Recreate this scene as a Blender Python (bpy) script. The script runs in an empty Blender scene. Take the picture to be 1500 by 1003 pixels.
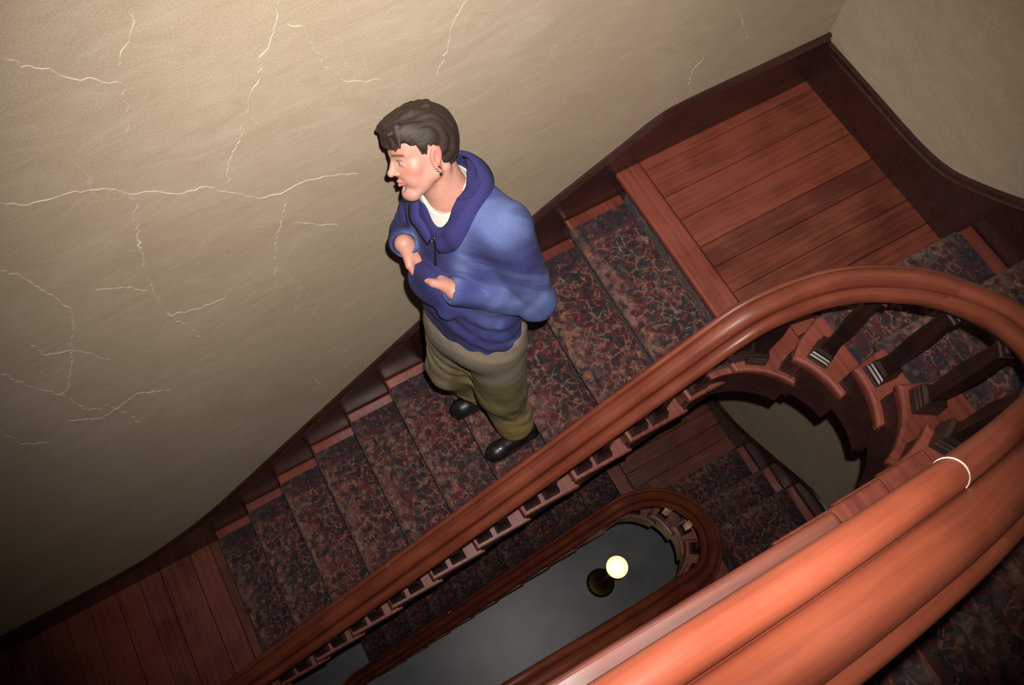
import bpy, bmesh, math, random
import numpy as np
from mathutils import Vector, Matrix

random.seed(7); np.random.seed(7)
scene = bpy.context.scene
COL = scene.collection

# ------------------------------------------------------------------ camera, light, exposure
CAM = Vector((-1.20827, -1.35943, 2.67281))
RIGHT = Vector((0.8751916, -0.4837568, -0.0043607))
DOWN = Vector((-0.4510785, -0.8127476, -0.3687404))
FWD = Vector((0.1748365, 0.3246855, -0.9295222))
FPX = 1184.0
cd = bpy.data.cameras.new('camera'); cam = bpy.data.objects.new('camera', cd); COL.objects.link(cam)
cd.sensor_width = 36.0; cd.lens = FPX / 1500 * 36.0; cd.clip_start = 0.02
m = Matrix((RIGHT, -DOWN, -FWD)).transposed().to_4x4(); m.translation = CAM
cam.matrix_world = m
scene.camera = cam

world = bpy.data.worlds.new('world'); scene.world = world; world.use_nodes = True
bg = world.node_tree.nodes['Background']
bg.inputs[0].default_value = (0, 0, 0, 1); bg.inputs[1].default_value = 0.0     # indoors: no open sky

fl = bpy.data.lights.new('camera_flash_offscreen', 'SPOT'); flo = bpy.data.objects.new('camera_flash_offscreen', fl); COL.objects.link(flo)
fl.energy = 410; fl.color = (1.0, 0.92, 0.85); fl.shadow_soft_size = 0.012
fl.spot_size = math.radians(85); fl.spot_blend = 1.0
fpos = CAM + RIGHT * 0.055 - DOWN * 0.085
aim = FWD + RIGHT * (-0.03) + DOWN * (-0.09)
flo.location = fpos
flo.rotation_euler = aim.to_track_quat('-Z', 'Y').to_euler()

vs = scene.view_settings
vs.view_transform = 'Standard'; vs.look = 'None'; vs.exposure = 0.0; vs.gamma = 1.0; vs.use_curve_mapping = False

# ------------------------------------------------------------------ pixel -> place
def ray(u, v):
    return RIGHT * ((u - 750) / FPX) + DOWN * ((v - 501.5) / FPX) + FWD
def on_wall(u, v, y=0.0):
    d = ray(u, v); return CAM + d * ((y - CAM.y) / d.y)

# ------------------------------------------------------------------ helpers
def tag(o, label=None, cat=None, group=None, kind=None):
    if label: o['label'] = label
    if cat: o['category'] = cat
    if group: o['group'] = group
    if kind: o['kind'] = kind
    return o
def empty(name, loc=(0, 0, 0)):
    o = bpy.data.objects.new(name, None); COL.objects.link(o); o.location = loc; o.empty_display_size = .1
    return o
def obj(name, me, mat=None, parent=None, loc=None, smooth=False):
    o = bpy.data.objects.new(name, me); COL.objects.link(o)
    if mat and not me.materials: me.materials.append(mat)
    if smooth: me.polygons.foreach_set('use_smooth', [True] * len(me.polygons))
    if loc is not None: o.location = loc
    if parent:
        o.parent = parent
        pl = parent.matrix_basis.translation.copy()
        if parent.parent: pl += parent.parent.matrix_basis.translation
        o.location = Vector(o.location) - pl
    return o
def mesh(name, verts, faces):
    me = bpy.data.meshes.new(name); me.from_pydata([tuple(v) for v in verts], [], faces); me.update(); return me
def bm_mesh(name, bm):
    bmesh.ops.recalc_face_normals(bm, faces=bm.faces)
    me = bpy.data.meshes.new(name); bm.to_mesh(me); bm.free(); return me
def bevel_all(bm, w, seg=2):
    bmesh.ops.bevel(bm, geom=list(bm.edges), offset=w, segments=seg, affect='EDGES', profile=0.5, clamp_overlap=True)
def box_me(name, x0, x1, y0, y1, z0, z1, bev=0.0, seg=2):
    bm = bmesh.new(); bmesh.ops.create_cube(bm, size=1)
    for v in bm.verts:
        v.co = Vector((x0 + (v.co.x + .5) * (x1 - x0), y0 + (v.co.y + .5) * (y1 - y0), z0 + (v.co.z + .5) * (z1 - z0)))
    if bev: bevel_all(bm, bev, seg)
    return bm_mesh(name, bm)
def prism_me(name, pts, z0, z1, bev=0.0, seg=3):
    """plan polygon extruded from z0 to z1 with rounded rims"""
    bm = bmesh.new()
    vs_ = [bm.verts.new((p[0], p[1], z1)) for p in pts]
    f = bm.faces.new(vs_)
    r = bmesh.ops.extrude_face_region(bm, geom=[f])
    for v in [g for g in r['geom'] if isinstance(g, bmesh.types.BMVert)]: v.co.z = z0
    if bev:
        es = [e for e in bm.edges if abs(e.verts[0].co.z - e.verts[1].co.z) < 1e-6]
        bmesh.ops.bevel(bm, geom=es, offset=bev, segments=seg, affect='EDGES', profile=0.5, clamp_overlap=True)
    me = bm_mesh(name, bm)
    me.polygons.foreach_set('use_smooth', [False] * len(me.polygons))
    return me
def catmull(P, n=8):
    P = [Vector(p) for p in P]; out = []
    Q = [P[0] * 2 - P[1]] + P + [P[-1] * 2 - P[-2]]
    for i in range(1, len(Q) - 2):
        for t in range(n):
            t /= n; a, b, c, d = Q[i - 1], Q[i], Q[i + 1], Q[i + 2]
            out.append(0.5 * ((2 * b) + (c - a) * t + (2 * a - 5 * b + 4 * c - d) * t * t + (3 * b - a - 3 * c + d) * t ** 3))
    out.append(P[-1]); return out
def sweep_me(name, path, prof, closed_prof=True, up=Vector((0, 0, 1)), caps=True, side=None, before=None, after=None):
    """prof: (lateral, vertical); lateral is to the right of travel"""
    verts, faces = [], []; n = len(prof); L = [0.0]
    for i in range(1, len(path)): L.append(L[-1] + (path[i] - path[i - 1]).length)
    for i, p in enumerate(path):
        q1 = path[i + 1] if i + 1 < len(path) else (after or path[i]); q0 = path[i - 1] if i else (before or path[0])
        t = (q1 - q0).normalized()
        s = side if side is not None else Vector((t.x, t.y, 0)).normalized().cross(up).normalized()
        w = s.cross(t).normalized()
        for (a, b) in prof: verts.append(p + s * a + w * b)
    for i in range(len(path) - 1):
        for j in range(n if closed_prof else n - 1):
            k = (j + 1) % n
            faces.append((i * n + j, i * n + k, (i + 1) * n + k, (i + 1) * n + j))
    if caps and closed_prof:
        faces.append(tuple(range(n))[::-1]); faces.append(tuple((len(path) - 1) * n + j for j in range(n)))
    me = mesh(name, verts, faces)
    uv = me.uv_layers.new(name='UVMap')
    per = [0.0]
    for j in range(1, n): per.append(per[-1] + math.dist(prof[j], prof[j - 1]))
    for l in me.loops:
        uv.data[l.index].uv = (L[l.vertex_index // n], per[l.vertex_index % n])
    bm = bmesh.new(); bm.from_mesh(me); bmesh.ops.recalc_face_normals(bm, faces=bm.faces); bm.to_mesh(me); bm.free()
    return me

# ------------------------------------------------------------------ materials
class NT:
    def __init__(s, name):
        s.m = bpy.data.materials.new(name); s.m.use_nodes = True; s.t = s.m.node_tree
        s.b = s.t.nodes['Principled BSDF']
    def n(s, typ, **kw):
        x = s.t.nodes.new(typ)
        for k, v in kw.items():
            if k.startswith('i_'):
                key = k[2:]; key = int(key) if key.isdigit() else key.replace('_', ' ')
                x.inputs[key].default_value = v
            else: setattr(x, k, v)
        return x
    def l(s, a, b): s.t.links.new(a, b)
    def ramp(s, fac, stops, interp='LINEAR'):
        r = s.n('ShaderNodeValToRGB'); e = r.color_ramp; e.interpolation = interp
        while len(e.elements) < len(stops): e.elements.new(0.5)
        for el, (p, c) in zip(e.elements, stops):
            el.position = p; el.color = (*c, 1) if len(c) == 3 else c
        s.l(fac, r.inputs[0]); return r.outputs[0]
    def math(s, op, a, b=None, c=None, clamp=False):
        x = s.n('ShaderNodeMath', operation=op); x.use_clamp = clamp
        for i, v in enumerate((a, b, c)):
            if v is None: continue
            if hasattr(v, 'links'): s.l(v, x.inputs[i])
            else: x.inputs[i].default_value = v
        return x.outputs[0]
    def mix(s, fac, a, b, mode='MIX'):
        x = s.n('ShaderNodeMix', data_type='RGBA', blend_type=mode)
        for sock, v in ((x.inputs[0], fac), (x.inputs[6], a), (x.inputs[7], b)):
            if hasattr(v, 'links'): s.l(v, sock)
            elif isinstance(v, (int, float)): sock.default_value = v
            else: sock.default_value = (*v, 1)
        return x.outputs[2]
    def bump(s, h, st=0.3, dist=0.01):
        b = s.n('ShaderNodeBump', i_Strength=st, i_Distance=dist); s.l(h, b.inputs['Height']); s.l(b.outputs[0], s.b.inputs['Normal'])

def wood(name, dark, lite, rough=0.38, axis=0, scale=1.0, coat=0.15, use_uv=False, rand=0.0):
    k = NT(name)
    tc = k.n('ShaderNodeTexCoord'); mp = k.n('ShaderNodeMapping')
    sc = [60 * scale] * 3; sc[axis] = 3.0 * scale
    mp.inputs['Scale'].default_value = (3 * scale, 60 * scale, 60) if use_uv else sc
    k.l(tc.outputs['UV' if use_uv else 'Object'], mp.inputs[0])
    vec = mp.outputs[0]
    oi = k.n('ShaderNodeObjectInfo')
    if rand:
        ad = k.n('ShaderNodeVectorMath', operation='ADD'); cx = k.n('ShaderNodeCombineXYZ')
        r9 = k.math('MULTIPLY', oi.outputs['Random'], 37.0); k.l(r9, cx.inputs[0]); k.l(r9, cx.inputs[1])
        k.l(vec, ad.inputs[0]); k.l(cx.outputs[0], ad.inputs[1]); vec = ad.outputs[0]
    g = k.n('ShaderNodeTexNoise', i_Scale=1.0, i_Detail=6.0, i_Roughness=0.6); k.l(vec, g.inputs[0])
    big = k.n('ShaderNodeTexNoise', i_Scale=6.0, i_Detail=3.0); k.l(tc.outputs['Object'], big.inputs[0])
    f = k.math('ADD', k.math('MULTIPLY', g.outputs[0], 0.65), k.math('MULTIPLY', big.outputs[0], 0.35))
    if rand: f = k.math('ADD', f, k.math('MULTIPLY', k.math('SUBTRACT', oi.outputs['Random'], 0.5), rand))
    c = k.ramp(f, [(0.36, dark), (0.62, lite)])
    k.l(c, k.b.inputs['Base Color'])
    k.l(k.ramp(big.outputs[0], [(0.3, (rough - .08,) * 3), (0.7, (rough + .12,) * 3)]), k.b.inputs['Roughness'])
    k.b.inputs['Coat Weight'].default_value = coat; k.b.inputs['Coat Roughness'].default_value = 0.25
    k.bump(g.outputs[0], 0.12, 0.002)
    return k.m

M = {}
M['tread'] = wood('oiled_tread_wood', (0.115, 0.026, 0.018), (0.235, 0.056, 0.035), 0.42, axis=1, rand=0.12)
M['plank'] = wood('landing_plank_wood', (0.090, 0.021, 0.013), (0.215, 0.050, 0.027), 0.5, axis=0, rand=0.22, coat=0.05)
M['plank_y'] = wood('lower_plank_wood', (0.090, 0.021, 0.013), (0.215, 0.050, 0.027), 0.5, axis=1, rand=0.2, coat=0.05)
M['rail'] = wood('polished_rail_wood', (0.130, 0.028, 0.015), (0.235, 0.055, 0.026), 0.45, use_uv=True, coat=0.10, rand=0.12)
M['dark'] = wood('dark_stained_wood', (0.014, 0.007, 0.007), (0.035, 0.014, 0.012), 0.35, axis=2, coat=0.3)
M['skirt'] = wood('dark_skirting_wood', (0.020, 0.007, 0.007), (0.050, 0.016, 0.012), 0.30, axis=0, coat=0.4)
M['string'] = wood('dark_string_wood', (0.026, 0.010, 0.010), (0.06, 0.018, 0.014), 0.5, axis=0, coat=0.1)

def plaster():
    k = NT('mottled_plaster'); tc = k.n('ShaderNodeTexCoord')
    a = k.n('ShaderNodeTexNoise', i_Scale=1.3, i_Detail=5.0, i_Roughness=0.6, i_Distortion=0.6); k.l(tc.outputs['Object'], a.inputs[0])
    mp = k.n('ShaderNodeMapping'); mp.inputs['Rotation'].default_value = (0, math.radians(-20), 0); mp.inputs['Scale'].default_value = (5, 5, 16)
    k.l(tc.outputs['Object'], mp.inputs[0])
    b = k.n('ShaderNodeTexNoise', i_Scale=1.0, i_Detail=7.0, i_Roughness=0.7, i_Distortion=1.2); k.l(mp.outputs[0], b.inputs[0])
    base = k.ramp(a.outputs[0], [(0.30, (0.350, 0.272, 0.190)), (0.5, (0.43, 0.350, 0.255)), (0.72, (0.49, 0.410, 0.315))])
    c2 = k.mix(k.ramp(b.outputs[0], [(0.42, (0, 0, 0)), (0.72, (0.55,) * 3)]), base, (0.31, 0.225, 0.14))
    pale = k.ramp(b.outputs[0], [(0.25, (0.5,) * 3), (0.42, (0, 0, 0))])
    c3 = k.mix(pale, c2, (0.53, 0.465, 0.37))
    # hairline veins
    nz = k.n('ShaderNodeTexNoise', i_Scale=5.0, i_Detail=6.0); k.l(tc.outputs['Object'], nz.inputs[0])
    wv = k.n('ShaderNodeVectorMath', operation='MULTIPLY_ADD'); k.l(nz.outputs['Color'], wv.inputs[0]); wv.inputs[1].default_value = (.35, .35, .35); k.l(tc.outputs['Object'], wv.inputs[2])
    vo = k.n('ShaderNodeTexVoronoi', feature='DISTANCE_TO_EDGE', i_Scale=2.6); k.l(wv.outputs[0], vo.inputs[0])
    line = k.ramp(vo.outputs[0], [(0.0, (1,) * 3), (0.012, (0,) * 3)])
    mk = k.n('ShaderNodeTexNoise', i_Scale=2.2, i_Detail=3.0); k.l(tc.outputs['Object'], mk.inputs[0])
    lm = k.math('MULTIPLY', line, k.ramp(mk.outputs[0], [(0.5, (0,) * 3), (0.66, (0.35,) * 3)]))
    c4 = k.mix(lm, c3, (0.62, 0.57, 0.47))
    gr = k.n('ShaderNodeTexNoise', i_Scale=260.0, i_Detail=2.0); k.l(tc.outputs['Object'], gr.inputs[0])
    c5 = k.mix(0.35, c4, k.ramp(gr.outputs[0], [(0.3, (0.30, 0.24, 0.16)), (0.7, (0.58, 0.49, 0.36))]), 'MIX')
    k.l(c5, k.b.inputs['Base Color']); k.b.inputs['Roughness'].default_value = 0.75
    h = k.math('ADD', b.outputs[0], k.math('MULTIPLY', gr.outputs[0], 0.15))
    k.bump(h, 0.16, 0.008)
    return k.m
M['plaster'] = plaster()
def crackmat():
    k = NT('pale_filled_crack'); tc = k.n('ShaderNodeTexCoord')
    a = k.n('ShaderNodeTexNoise', i_Scale=14.0, i_Detail=5.0); k.l(tc.outputs['Object'], a.inputs[0])
    k.l(k.ramp(a.outputs[0], [(0.40, (0.45, 0.375, 0.28)), (0.64, (0.60, 0.555, 0.48))]), k.b.inputs['Base Color'])
    k.b.inputs['Roughness'].default_value = 0.8
    return k.m
M['crack'] = crackmat()

def carpet(name='oriental_carpet'):
    k = NT(name); uvn = k.n('ShaderNodeTexCoord'); uv = uvn.outputs['UV']
    sp = k.n('ShaderNodeSeparateXYZ'); k.l(uv, sp.inputs[0]); U, V = sp.outputs[0], sp.outputs[1]
    nz = k.n('ShaderNodeTexNoise', i_Scale=30.0, i_Detail=3.0); k.l(uv, nz.inputs[0])
    wv = k.n('ShaderNodeVectorMath', operation='MULTIPLY_ADD'); k.l(nz.outputs['Color'], wv.inputs[0]); wv.inputs[1].default_value = (.022, .022, 0); k.l(uv, wv.inputs[2])
    def vor(scale, feat='F1', rnd=1.0):
        x = k.n('ShaderNodeTexVoronoi', feature=feat, i_Scale=scale, i_Randomness=rnd); k.l(wv.outputs[0], x.inputs[0]); return x
    big = vor(5.2, rnd=0.75)
    small = vor(62.0); edge = vor(62.0, 'DISTANCE_TO_EDGE'); medge = vor(24.0, 'DISTANCE_TO_EDGE')
    sx = k.n('ShaderNodeSeparateColor'); k.l(small.outputs['Color'], sx.inputs[0])
    pal = [(0.0, (0.030, 0.008, 0.010)), (0.16, (0.016, 0.020, 0.036)), (0.34, (0.13, 0.018, 0.022)), (0.52, (0.035, 0.030, 0.030)),
           (0.64, (0.20, 0.050, 0.032)), (0.76, (0.030, 0.062, 0.060)), (0.86, (0.22, 0.13, 0.085)), (0.95, (0.09, 0.012, 0.030))]
    field = k.ramp(sx.outputs[0], pal, 'CONSTANT')
    # medallion rings: alternate ground colours with distance from medallion centre
    ring = k.ramp(big.outputs['Distance'], [(0.0, (0.17, 0.07, 0.05)), (0.16, (0.035, 0.010, 0.014)), (0.26, (0.19, 0.08, 0.07)), (0.38, (0.06, 0.010, 0.014)), (0.62, (0.014, 0.013, 0.020))], 'CONSTANT')
    c = k.mix(0.36, field, ring)
    vine = k.ramp(medge.outputs['Distance'], [(0.0, (0.9,) * 3), (0.07, (0,) * 3)])
    vm = k.math('MULTIPLY', vine, k.ramp(nz.outputs[0], [(0.42, (0,) * 3), (0.58, (1,) * 3)]))
    bs = k.n('ShaderNodeSeparateColor'); k.l(big.outputs['Color'], bs.inputs[0])
    vcol = k.ramp(bs.outputs[0], [(0.0, (0.36, 0.22, 0.15)), (0.4, (0.42, 0.15, 0.13)), (0.7, (0.34, 0.25, 0.19)), (0.88, (0.11, 0.17, 0.16))], 'CONSTANT')
    c = k.mix(k.math('MULTIPLY', vm, 0.9), c, vcol)
    dot = k.ramp(small.outputs['Distance'], [(0.0, (1,) * 3), (0.22, (0,) * 3)])
    dm = k.math('MULTIPLY', dot, k.ramp(sx.outputs[1], [(0.52, (0,) * 3), (0.54, (1,) * 3)]))
    c = k.mix(k.math('MULTIPLY', dm, 0.8), c, k.ramp(sx.outputs[2], [(0.0, (0.42, 0.31, 0.23)), (0.5, (0.36, 0.07, 0.06)), (0.75, (0.10, 0.17, 0.17))], 'CONSTANT'))
    ol = k.ramp(edge.outputs['Distance'], [(0.0, (0.85,) * 3), (0.05, (0,) * 3)])
    c = k.mix(ol, c, (0.010, 0.008, 0.010))
    # border: U runs 0..1 across
    bd = k.math('MINIMUM', U, k.math('SUBTRACT', 0.7, U))
    inb = k.math('LESS_THAN', bd, 0.085)
    bcol = k.mix(k.math('MULTIPLY', dm, 0.9), k.mix(0.35, (0.016, 0.010, 0.020), field), (0.42, 0.29, 0.23))
    c = k.mix(inb, c, bcol)
    ln = k.math('LESS_THAN', k.math('ABSOLUTE', k.math('SUBTRACT', bd, 0.088)), 0.004)
    c = k.mix(ln, c, (0.10, 0.015, 0.020))
    # worn treads
    at = k.n('ShaderNodeAttribute', attribute_name='wear')
    wm = k.math('MULTIPLY', at.outputs['Fac'], k.ramp(nz.outputs[0], [(0.40, (0.0,) * 3), (0.60, (0.55,) * 3)]))
    c = k.mix(wm, c, (0.34, 0.20, 0.15))
    c = k.mix(1.0, c, (0.80, 0.72, 0.72), 'MULTIPLY')
    k.l(c, k.b.inputs['Base Color']); k.b.inputs['Roughness'].default_value = 0.95
    k.b.inputs['Sheen Weight'].default_value = 0.1
    fz = k.n('ShaderNodeTexNoise', i_Scale=420.0, i_Detail=2.0); k.l(uv, fz.inputs[0])
    k.bump(fz.outputs[0], 0.5, 0.004)
    return k.m
M['carpet'] = carpet()

def plain(name, col, rough=0.6, metal=0.0, coat=0.0, noise=0.0, nscale=40.0, bump=0.0):
    k = NT(name); k.b.inputs['Roughness'].default_value = rough; k.b.inputs['Metallic'].default_value = metal
    k.b.inputs['Coat Weight'].default_value = coat
    tc = k.n('ShaderNodeTexCoord'); a = k.n('ShaderNodeTexNoise', i_Scale=nscale, i_Detail=4.0); k.l(tc.outputs['Object'], a.inputs[0])
    lo = tuple(x * (1 - noise) for x in col); hi = tuple(min(1, x * (1 + noise)) for x in col)
    k.l(k.ramp(a.outputs[0], [(0.3, lo), (0.7, hi)]), k.b.inputs['Base Color'])
    if bump: k.bump(a.outputs[0], bump, 0.004)
    return k.m
M['stone'] = plain('grey_stone_floor', (0.15, 0.15, 0.17), 0.35, noise=0.25, nscale=5)
M['seam'] = plain('pale_glue_line', (0.62, 0.50, 0.46), 0.6, noise=0.1)
M['brass'] = plain('aged_brass', (0.55, 0.36, 0.14), 0.3, metal=1.0, noise=0.1)

def vcol(name, rough=0.7, nscale=350, amp=0.12, bump=0.2, sss=0.0, coat=0.0, aniso=None):
    k = NT(name); at = k.n('ShaderNodeAttribute', attribute_name='tint')
    tc = k.n('ShaderNodeTexCoord')
    src = tc.outputs['Object']
    if aniso:
        mp = k.n('ShaderNodeMapping'); mp.inputs['Scale'].default_value = aniso; k.l(src, mp.inputs[0]); src = mp.outputs[0]
    a = k.n('ShaderNodeTexNoise', i_Scale=nscale, i_Detail=4.0); k.l(src, a.inputs[0])
    g = k.ramp(a.outputs[0], [(0.3, (1 - amp,) * 3), (0.7, (1 + amp,) * 3)])
    k.l(k.mix(1.0, at.outputs['Color'], g, 'MULTIPLY'), k.b.inputs['Base Color'])
    k.b.inputs['Roughness'].default_value = rough; k.b.inputs['Coat Weight'].default_value = coat
    if sss:
        k.b.inputs['Subsurface Weight'].default_value = sss; k.b.inputs['Subsurface Radius'].default_value = (0.012, 0.005, 0.003); k.b.inputs['Subsurface Scale'].default_value = 0.4
    if bump: k.bump(a.outputs[0], bump, 0.002)
    return k.m
M['skin'] = vcol('skin', 0.5, 500, 0.05, 0.08, sss=0.12)
M['fleece'] = vcol('blue_washed_cotton', 0.9, 420, 0.22, 0.35)
M['twill'] = vcol('khaki_twill', 0.9, 420, 0.18, 0.35)
M['hair'] = vcol('brown_hair', 0.62, 120, 0.35, 0.6, aniso=(0.35, 2.2, 1.0))
M['tee'] = plain('white_jersey', (0.72, 0.70, 0.62), 0.9, noise=0.05, nscale=300, bump=0.2)
M['shoe'] = plain('black_leather', (0.008, 0.007, 0.009), 0.42, coat=0.2, noise=0.2)
M['silver'] = plain('silver', (0.55, 0.54, 0.55), 0.25, metal=1.0, noise=0.05)

# ------------------------------------------------------------------ dimensions of the stair
RISE = 0.17129; RUN = 0.23
CX, CY, WR = -0.16, -1.15, 0.262          # round end of the well
YF, YN = CY + WR, CY - WR                 # edges of the well on the two flights
XW = 0.9008                               # right wall
YFR = -2.30                               # wall behind the near gallery
STOREY = -18 * RISE
NB = -11 * RISE                           # lower floor level
GROUND = NB + STOREY
def P(a, r=WR): return (CX + r * math.cos(math.radians(a)), CY + r * math.sin(math.radians(a)))
def arc(a0, a1, r=WR, n=12): return [P(a0 + (a1 - a0) * i / n, r) for i in range(n + 1)]
TT = 0.034                                # tread thickness

# ------------------------------------------------------------------ walls
ZT, ZB = 4.3, GROUND
wb = obj('wall_back', box_me('wall_back', -3.75, XW + .12, 0, .12, ZB, ZT), M['plaster']); tag(wb, 'beige mottled plaster wall with pale cracks beside the far stair flight', 'wall', kind='structure')
wr = obj('wall_right', box_me('wall_right', XW, XW + .12, YFR - .12, 0, ZB, ZT), M['plaster']); tag(wr, 'plain beige plaster wall at the end of the upper landing', 'wall', kind='structure')
wf = obj('wall_front', box_me('wall_front', -3.75, XW + .12, YFR - .12, YFR, ZB, ZT), M['plaster']); tag(wf, 'beige plaster wall behind the near gallery', 'wall', kind='structure')
wl = obj('wall_left', box_me('wall_left', -3.75, -3.63, YFR, 0, ZB, ZT), M['plaster']); tag(wl, 'beige plaster wall past the lower landing', 'wall', kind='structure')

ce_ = obj('ceiling', box_me('ceiling', -3.75, XW + .12, YFR - .12, .12, ZT, ZT + .1), M['plaster']); tag(ce_, 'beige plaster ceiling over the stairwell', 'ceiling', kind='structure')

def crack(pix, w0=0.004, jit=0.006, seed=1):
    rnd = random.Random(seed)
    pts = [on_wall(u, v) for u, v in pix]; path = []
    for a, b in zip(pts[:-1], pts[1:]):
        n = max(2, int((b - a).length / 0.012)); nrm = Vector((-(b - a).z, 0, (b - a).x)).normalized()
        for i in range(n):
            path.append(a.lerp(b, i / n) + nrm * (rnd.uniform(-1, 1) * jit if i else 0))
    path.append(pts[-1])
    vs_, fs = [], []
    for i, p in enumerate(path):
        t = (path[min(i + 1, len(path) - 1)] - path[max(i - 1, 0)]).normalized(); nrm = Vector((-t.z, 0, t.x))
        e = min(1, i / 3, (len(path) - 1 - i) / 3)
        w = w0 * (0.35 + 0.9 * rnd.random()) * (0.15 + 0.85 * e)
        for s, y in ((-1, 0.0004), (0, -0.0012), (1, 0.0004)): vs_.append(Vector((p.x, y, p.z)) + nrm * (w * s * .5))
    for i in range(len(path) - 1):
        for j in (0, 1): fs.append((i * 3 + j, i * 3 + j + 1, i * 3 + j + 4, i * 3 + j + 3))
    obj('crack', mesh('crack', vs_, fs), M['crack'], wb)
CR = [
 ([(410, 0), (402, 40), (396, 62), (378, 92), (384, 100), (372, 128), (364, 150), (362, 166), (370, 176), (379, 181)], .0075),
 ([(356, 176), (352, 200), (340, 228), (332, 252), (338, 276)], .0045),
 ([(0, 296), (40, 300), (78, 290), (110, 280), (160, 277), (200, 284), (220, 280), (260, 284), (300, 273), (330, 280), (375, 290), (410, 284), (440, 268), (480, 258), (525, 254)], .0055),
 ([(178, 277), (192, 290), (200, 296)], .006),
 ([(200, 294), (196, 318), (204, 340), (202, 352), (210, 380), (214, 402)], .0125),
 ([(214, 402), (226, 428), (240, 452), (255, 468), (280, 480), (302, 506)], .005),
 ([(244, 450), (246, 462), (290, 452), (330, 436)], .0035),
 ([(188, 0), (194, 24), (190, 60), (176, 84), (172, 96)], .006),
 ([(0, 82), (20, 88), (30, 98), (72, 100), (108, 116), (140, 116), (180, 124), (184, 150), (190, 176), (184, 196)], .005),
 ([(405, 5), (420, 34), (448, 42), (452, 60), (468, 80), (474, 98), (510, 120), (560, 118)], .004),
 ([(418, 294), (412, 330), (404, 350), (402, 400), (404, 422)], .004),
 ([(0, 396), (30, 404), (56, 420), (84, 438), (104, 455), (108, 480), (104, 530), (100, 570), (84, 578)], .006),
 ([(104, 512), (140, 520), (168, 530)], .0045),
 ([(0, 545), (40, 565), (90, 578), (128, 600), (150, 598)], .0065),
 ([(150, 590), (190, 606), (208, 624)], .0045),
 ([(0, 630), (30, 650), (70, 648)], .004),
 ([(215, 425), (180, 420), (140, 425)], .003),
 ([(684, 0), (662, 38), (656, 70), (640, 110)], .0035),
 ([(1030, 86), (1014, 104), (1008, 124), (1012, 134)], .005),
 ([(462, 556), (470, 566), (476, 574)], .004),
 ([(40, 500), (66, 520), (104, 512)], .003),
 ([(1080, 10), (1090, 40), (1100, 70)], .003),
 ([(430, 325), (470, 330), (495, 328)], .0025),
 ([(100, 615), (150, 612), (200, 576), (250, 570)], .003),
]
for i, (pp, w) in enumerate(CR): crack(pp, w * .85, 0.0055, 100 + i)

# ------------------------------------------------------------------ skirtings
def skirting(name, top, mapf, depth, nrm, label, drop):
    """top: list of (s, z) along the wall; a board with a moulded cap as its part"""
    path = catmull([Vector((s, 0, z)) for s, z in top], 6)
    v, f = [], []
    for p in path:
        zb = drop(p.x)
        for d in (0.0, depth): v.append(mapf(p.x, d, p.z)); v.append(mapf(p.x, d, zb))
    for i in range(len(path) - 1):
        a, b = i * 4, (i + 1) * 4
        for q in ((0, 1), (1, 3), (3, 2), (2, 0)): f.append((a + q[0], a + q[1], b + q[1], b + q[0]))
    f.append((0, 1, 3, 2)); e = (len(path) - 1) * 4; f.append((e, e + 1, e + 3, e + 2))
    me = mesh(name, v, f); bm = bmesh.new(); bm.from_mesh(me); bmesh.ops.recalc_face_normals(bm, faces=bm.faces); bm.to_mesh(me); bm.free()
    o = obj(name, me, M['skirt']); tag(o, label, 'skirting', kind='structure')
    P3 = [Vector(mapf(p.x, 0, p.z)) for p in path]
    prof = [(0.0, -0.034), (depth + .004, -0.034), (depth + .012, -.026), (depth + .006, -.018), (depth + .014, -.010), (depth + .010, 0.002), (depth - .004, .006), (0, .006)]
    c = obj('cap_moulding', sweep_me('cap_moulding', P3, prof, side=nrm), M['skirt'], o, smooth=False)
    return o
def pitch(x): return 0.0 if x > 0 else max(NB, x * RISE / RUN)
TOPB = [(XW, .235), (.6, .238), (.243, .242), (.129, .222), (.02, .163), (-.174, .058), (-.38, -.062), (-.9, -.456), (-1.5, -.905), (-2.0, -1.285), (-2.15, -1.395), (-2.3, -1.485), (-2.46, -1.56), (-2.7, -1.635), (-3.1, -1.655), (-3.62, -1.655)]
skirting('baseboard_back', TOPB, lambda s, d, z: Vector((s, -d, z)), .006, Vector((0, -1, 0)), 'dark varnished skirting board climbing beside the far stair flight', lambda s: pitch(s) - .30)
TOPR = [(0.0, .235), (-.3, .236), (-.55, .238), (-.69, .262), (-.8, .318), (-.94, .41), (-1.2, .60), (-1.32, .69), (-1.45, .74), (-1.7, .75), (YFR, .75)]
skirting('baseboard_right', TOPR, lambda s, d, z: Vector((XW - d, s, z)), .006, Vector((-1, 0, 0)), 'dark skirting board around the end wall of the upper landing', lambda s: (-.1 if s > -.85 else .1 if s > -1.25 else .35) - .2)
TOPB2 = [(s, z + STOREY) for s, z in TOPB]
skirting('baseboard_back', TOPB2, lambda s, d, z: Vector((s, -d, z)), .006, Vector((0, -1, 0)), 'dark skirting board beside the lower stair flight deep in the well', lambda s: pitch(s) - .30 + STOREY)
TOPR2 = [(s, z + STOREY) for s, z in TOPR]
skirting('baseboard_right', TOPR2, lambda s, d, z: Vector((XW - d, s, z)), .006, Vector((-1, 0, 0)), 'dark skirting board by the carpeted steps deep in the well', lambda s: (-.1 if s > -.85 else .1 if s > -1.25 else .35) - .2 + STOREY)

# ------------------------------------------------------------------ floors
gf = obj('floor', box_me('floor', -3.63, XW, YFR, 0, GROUND - .2, GROUND), M['stone']); tag(gf, 'grey stone ground floor at the bottom of the stairwell', 'floor', kind='structure')

def floor_slab(name, pts, z, th, mat, label):
    o = obj(name, prism_me(name, pts, z - th, z), mat); return tag(o, label, 'floor', kind='structure')

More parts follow.
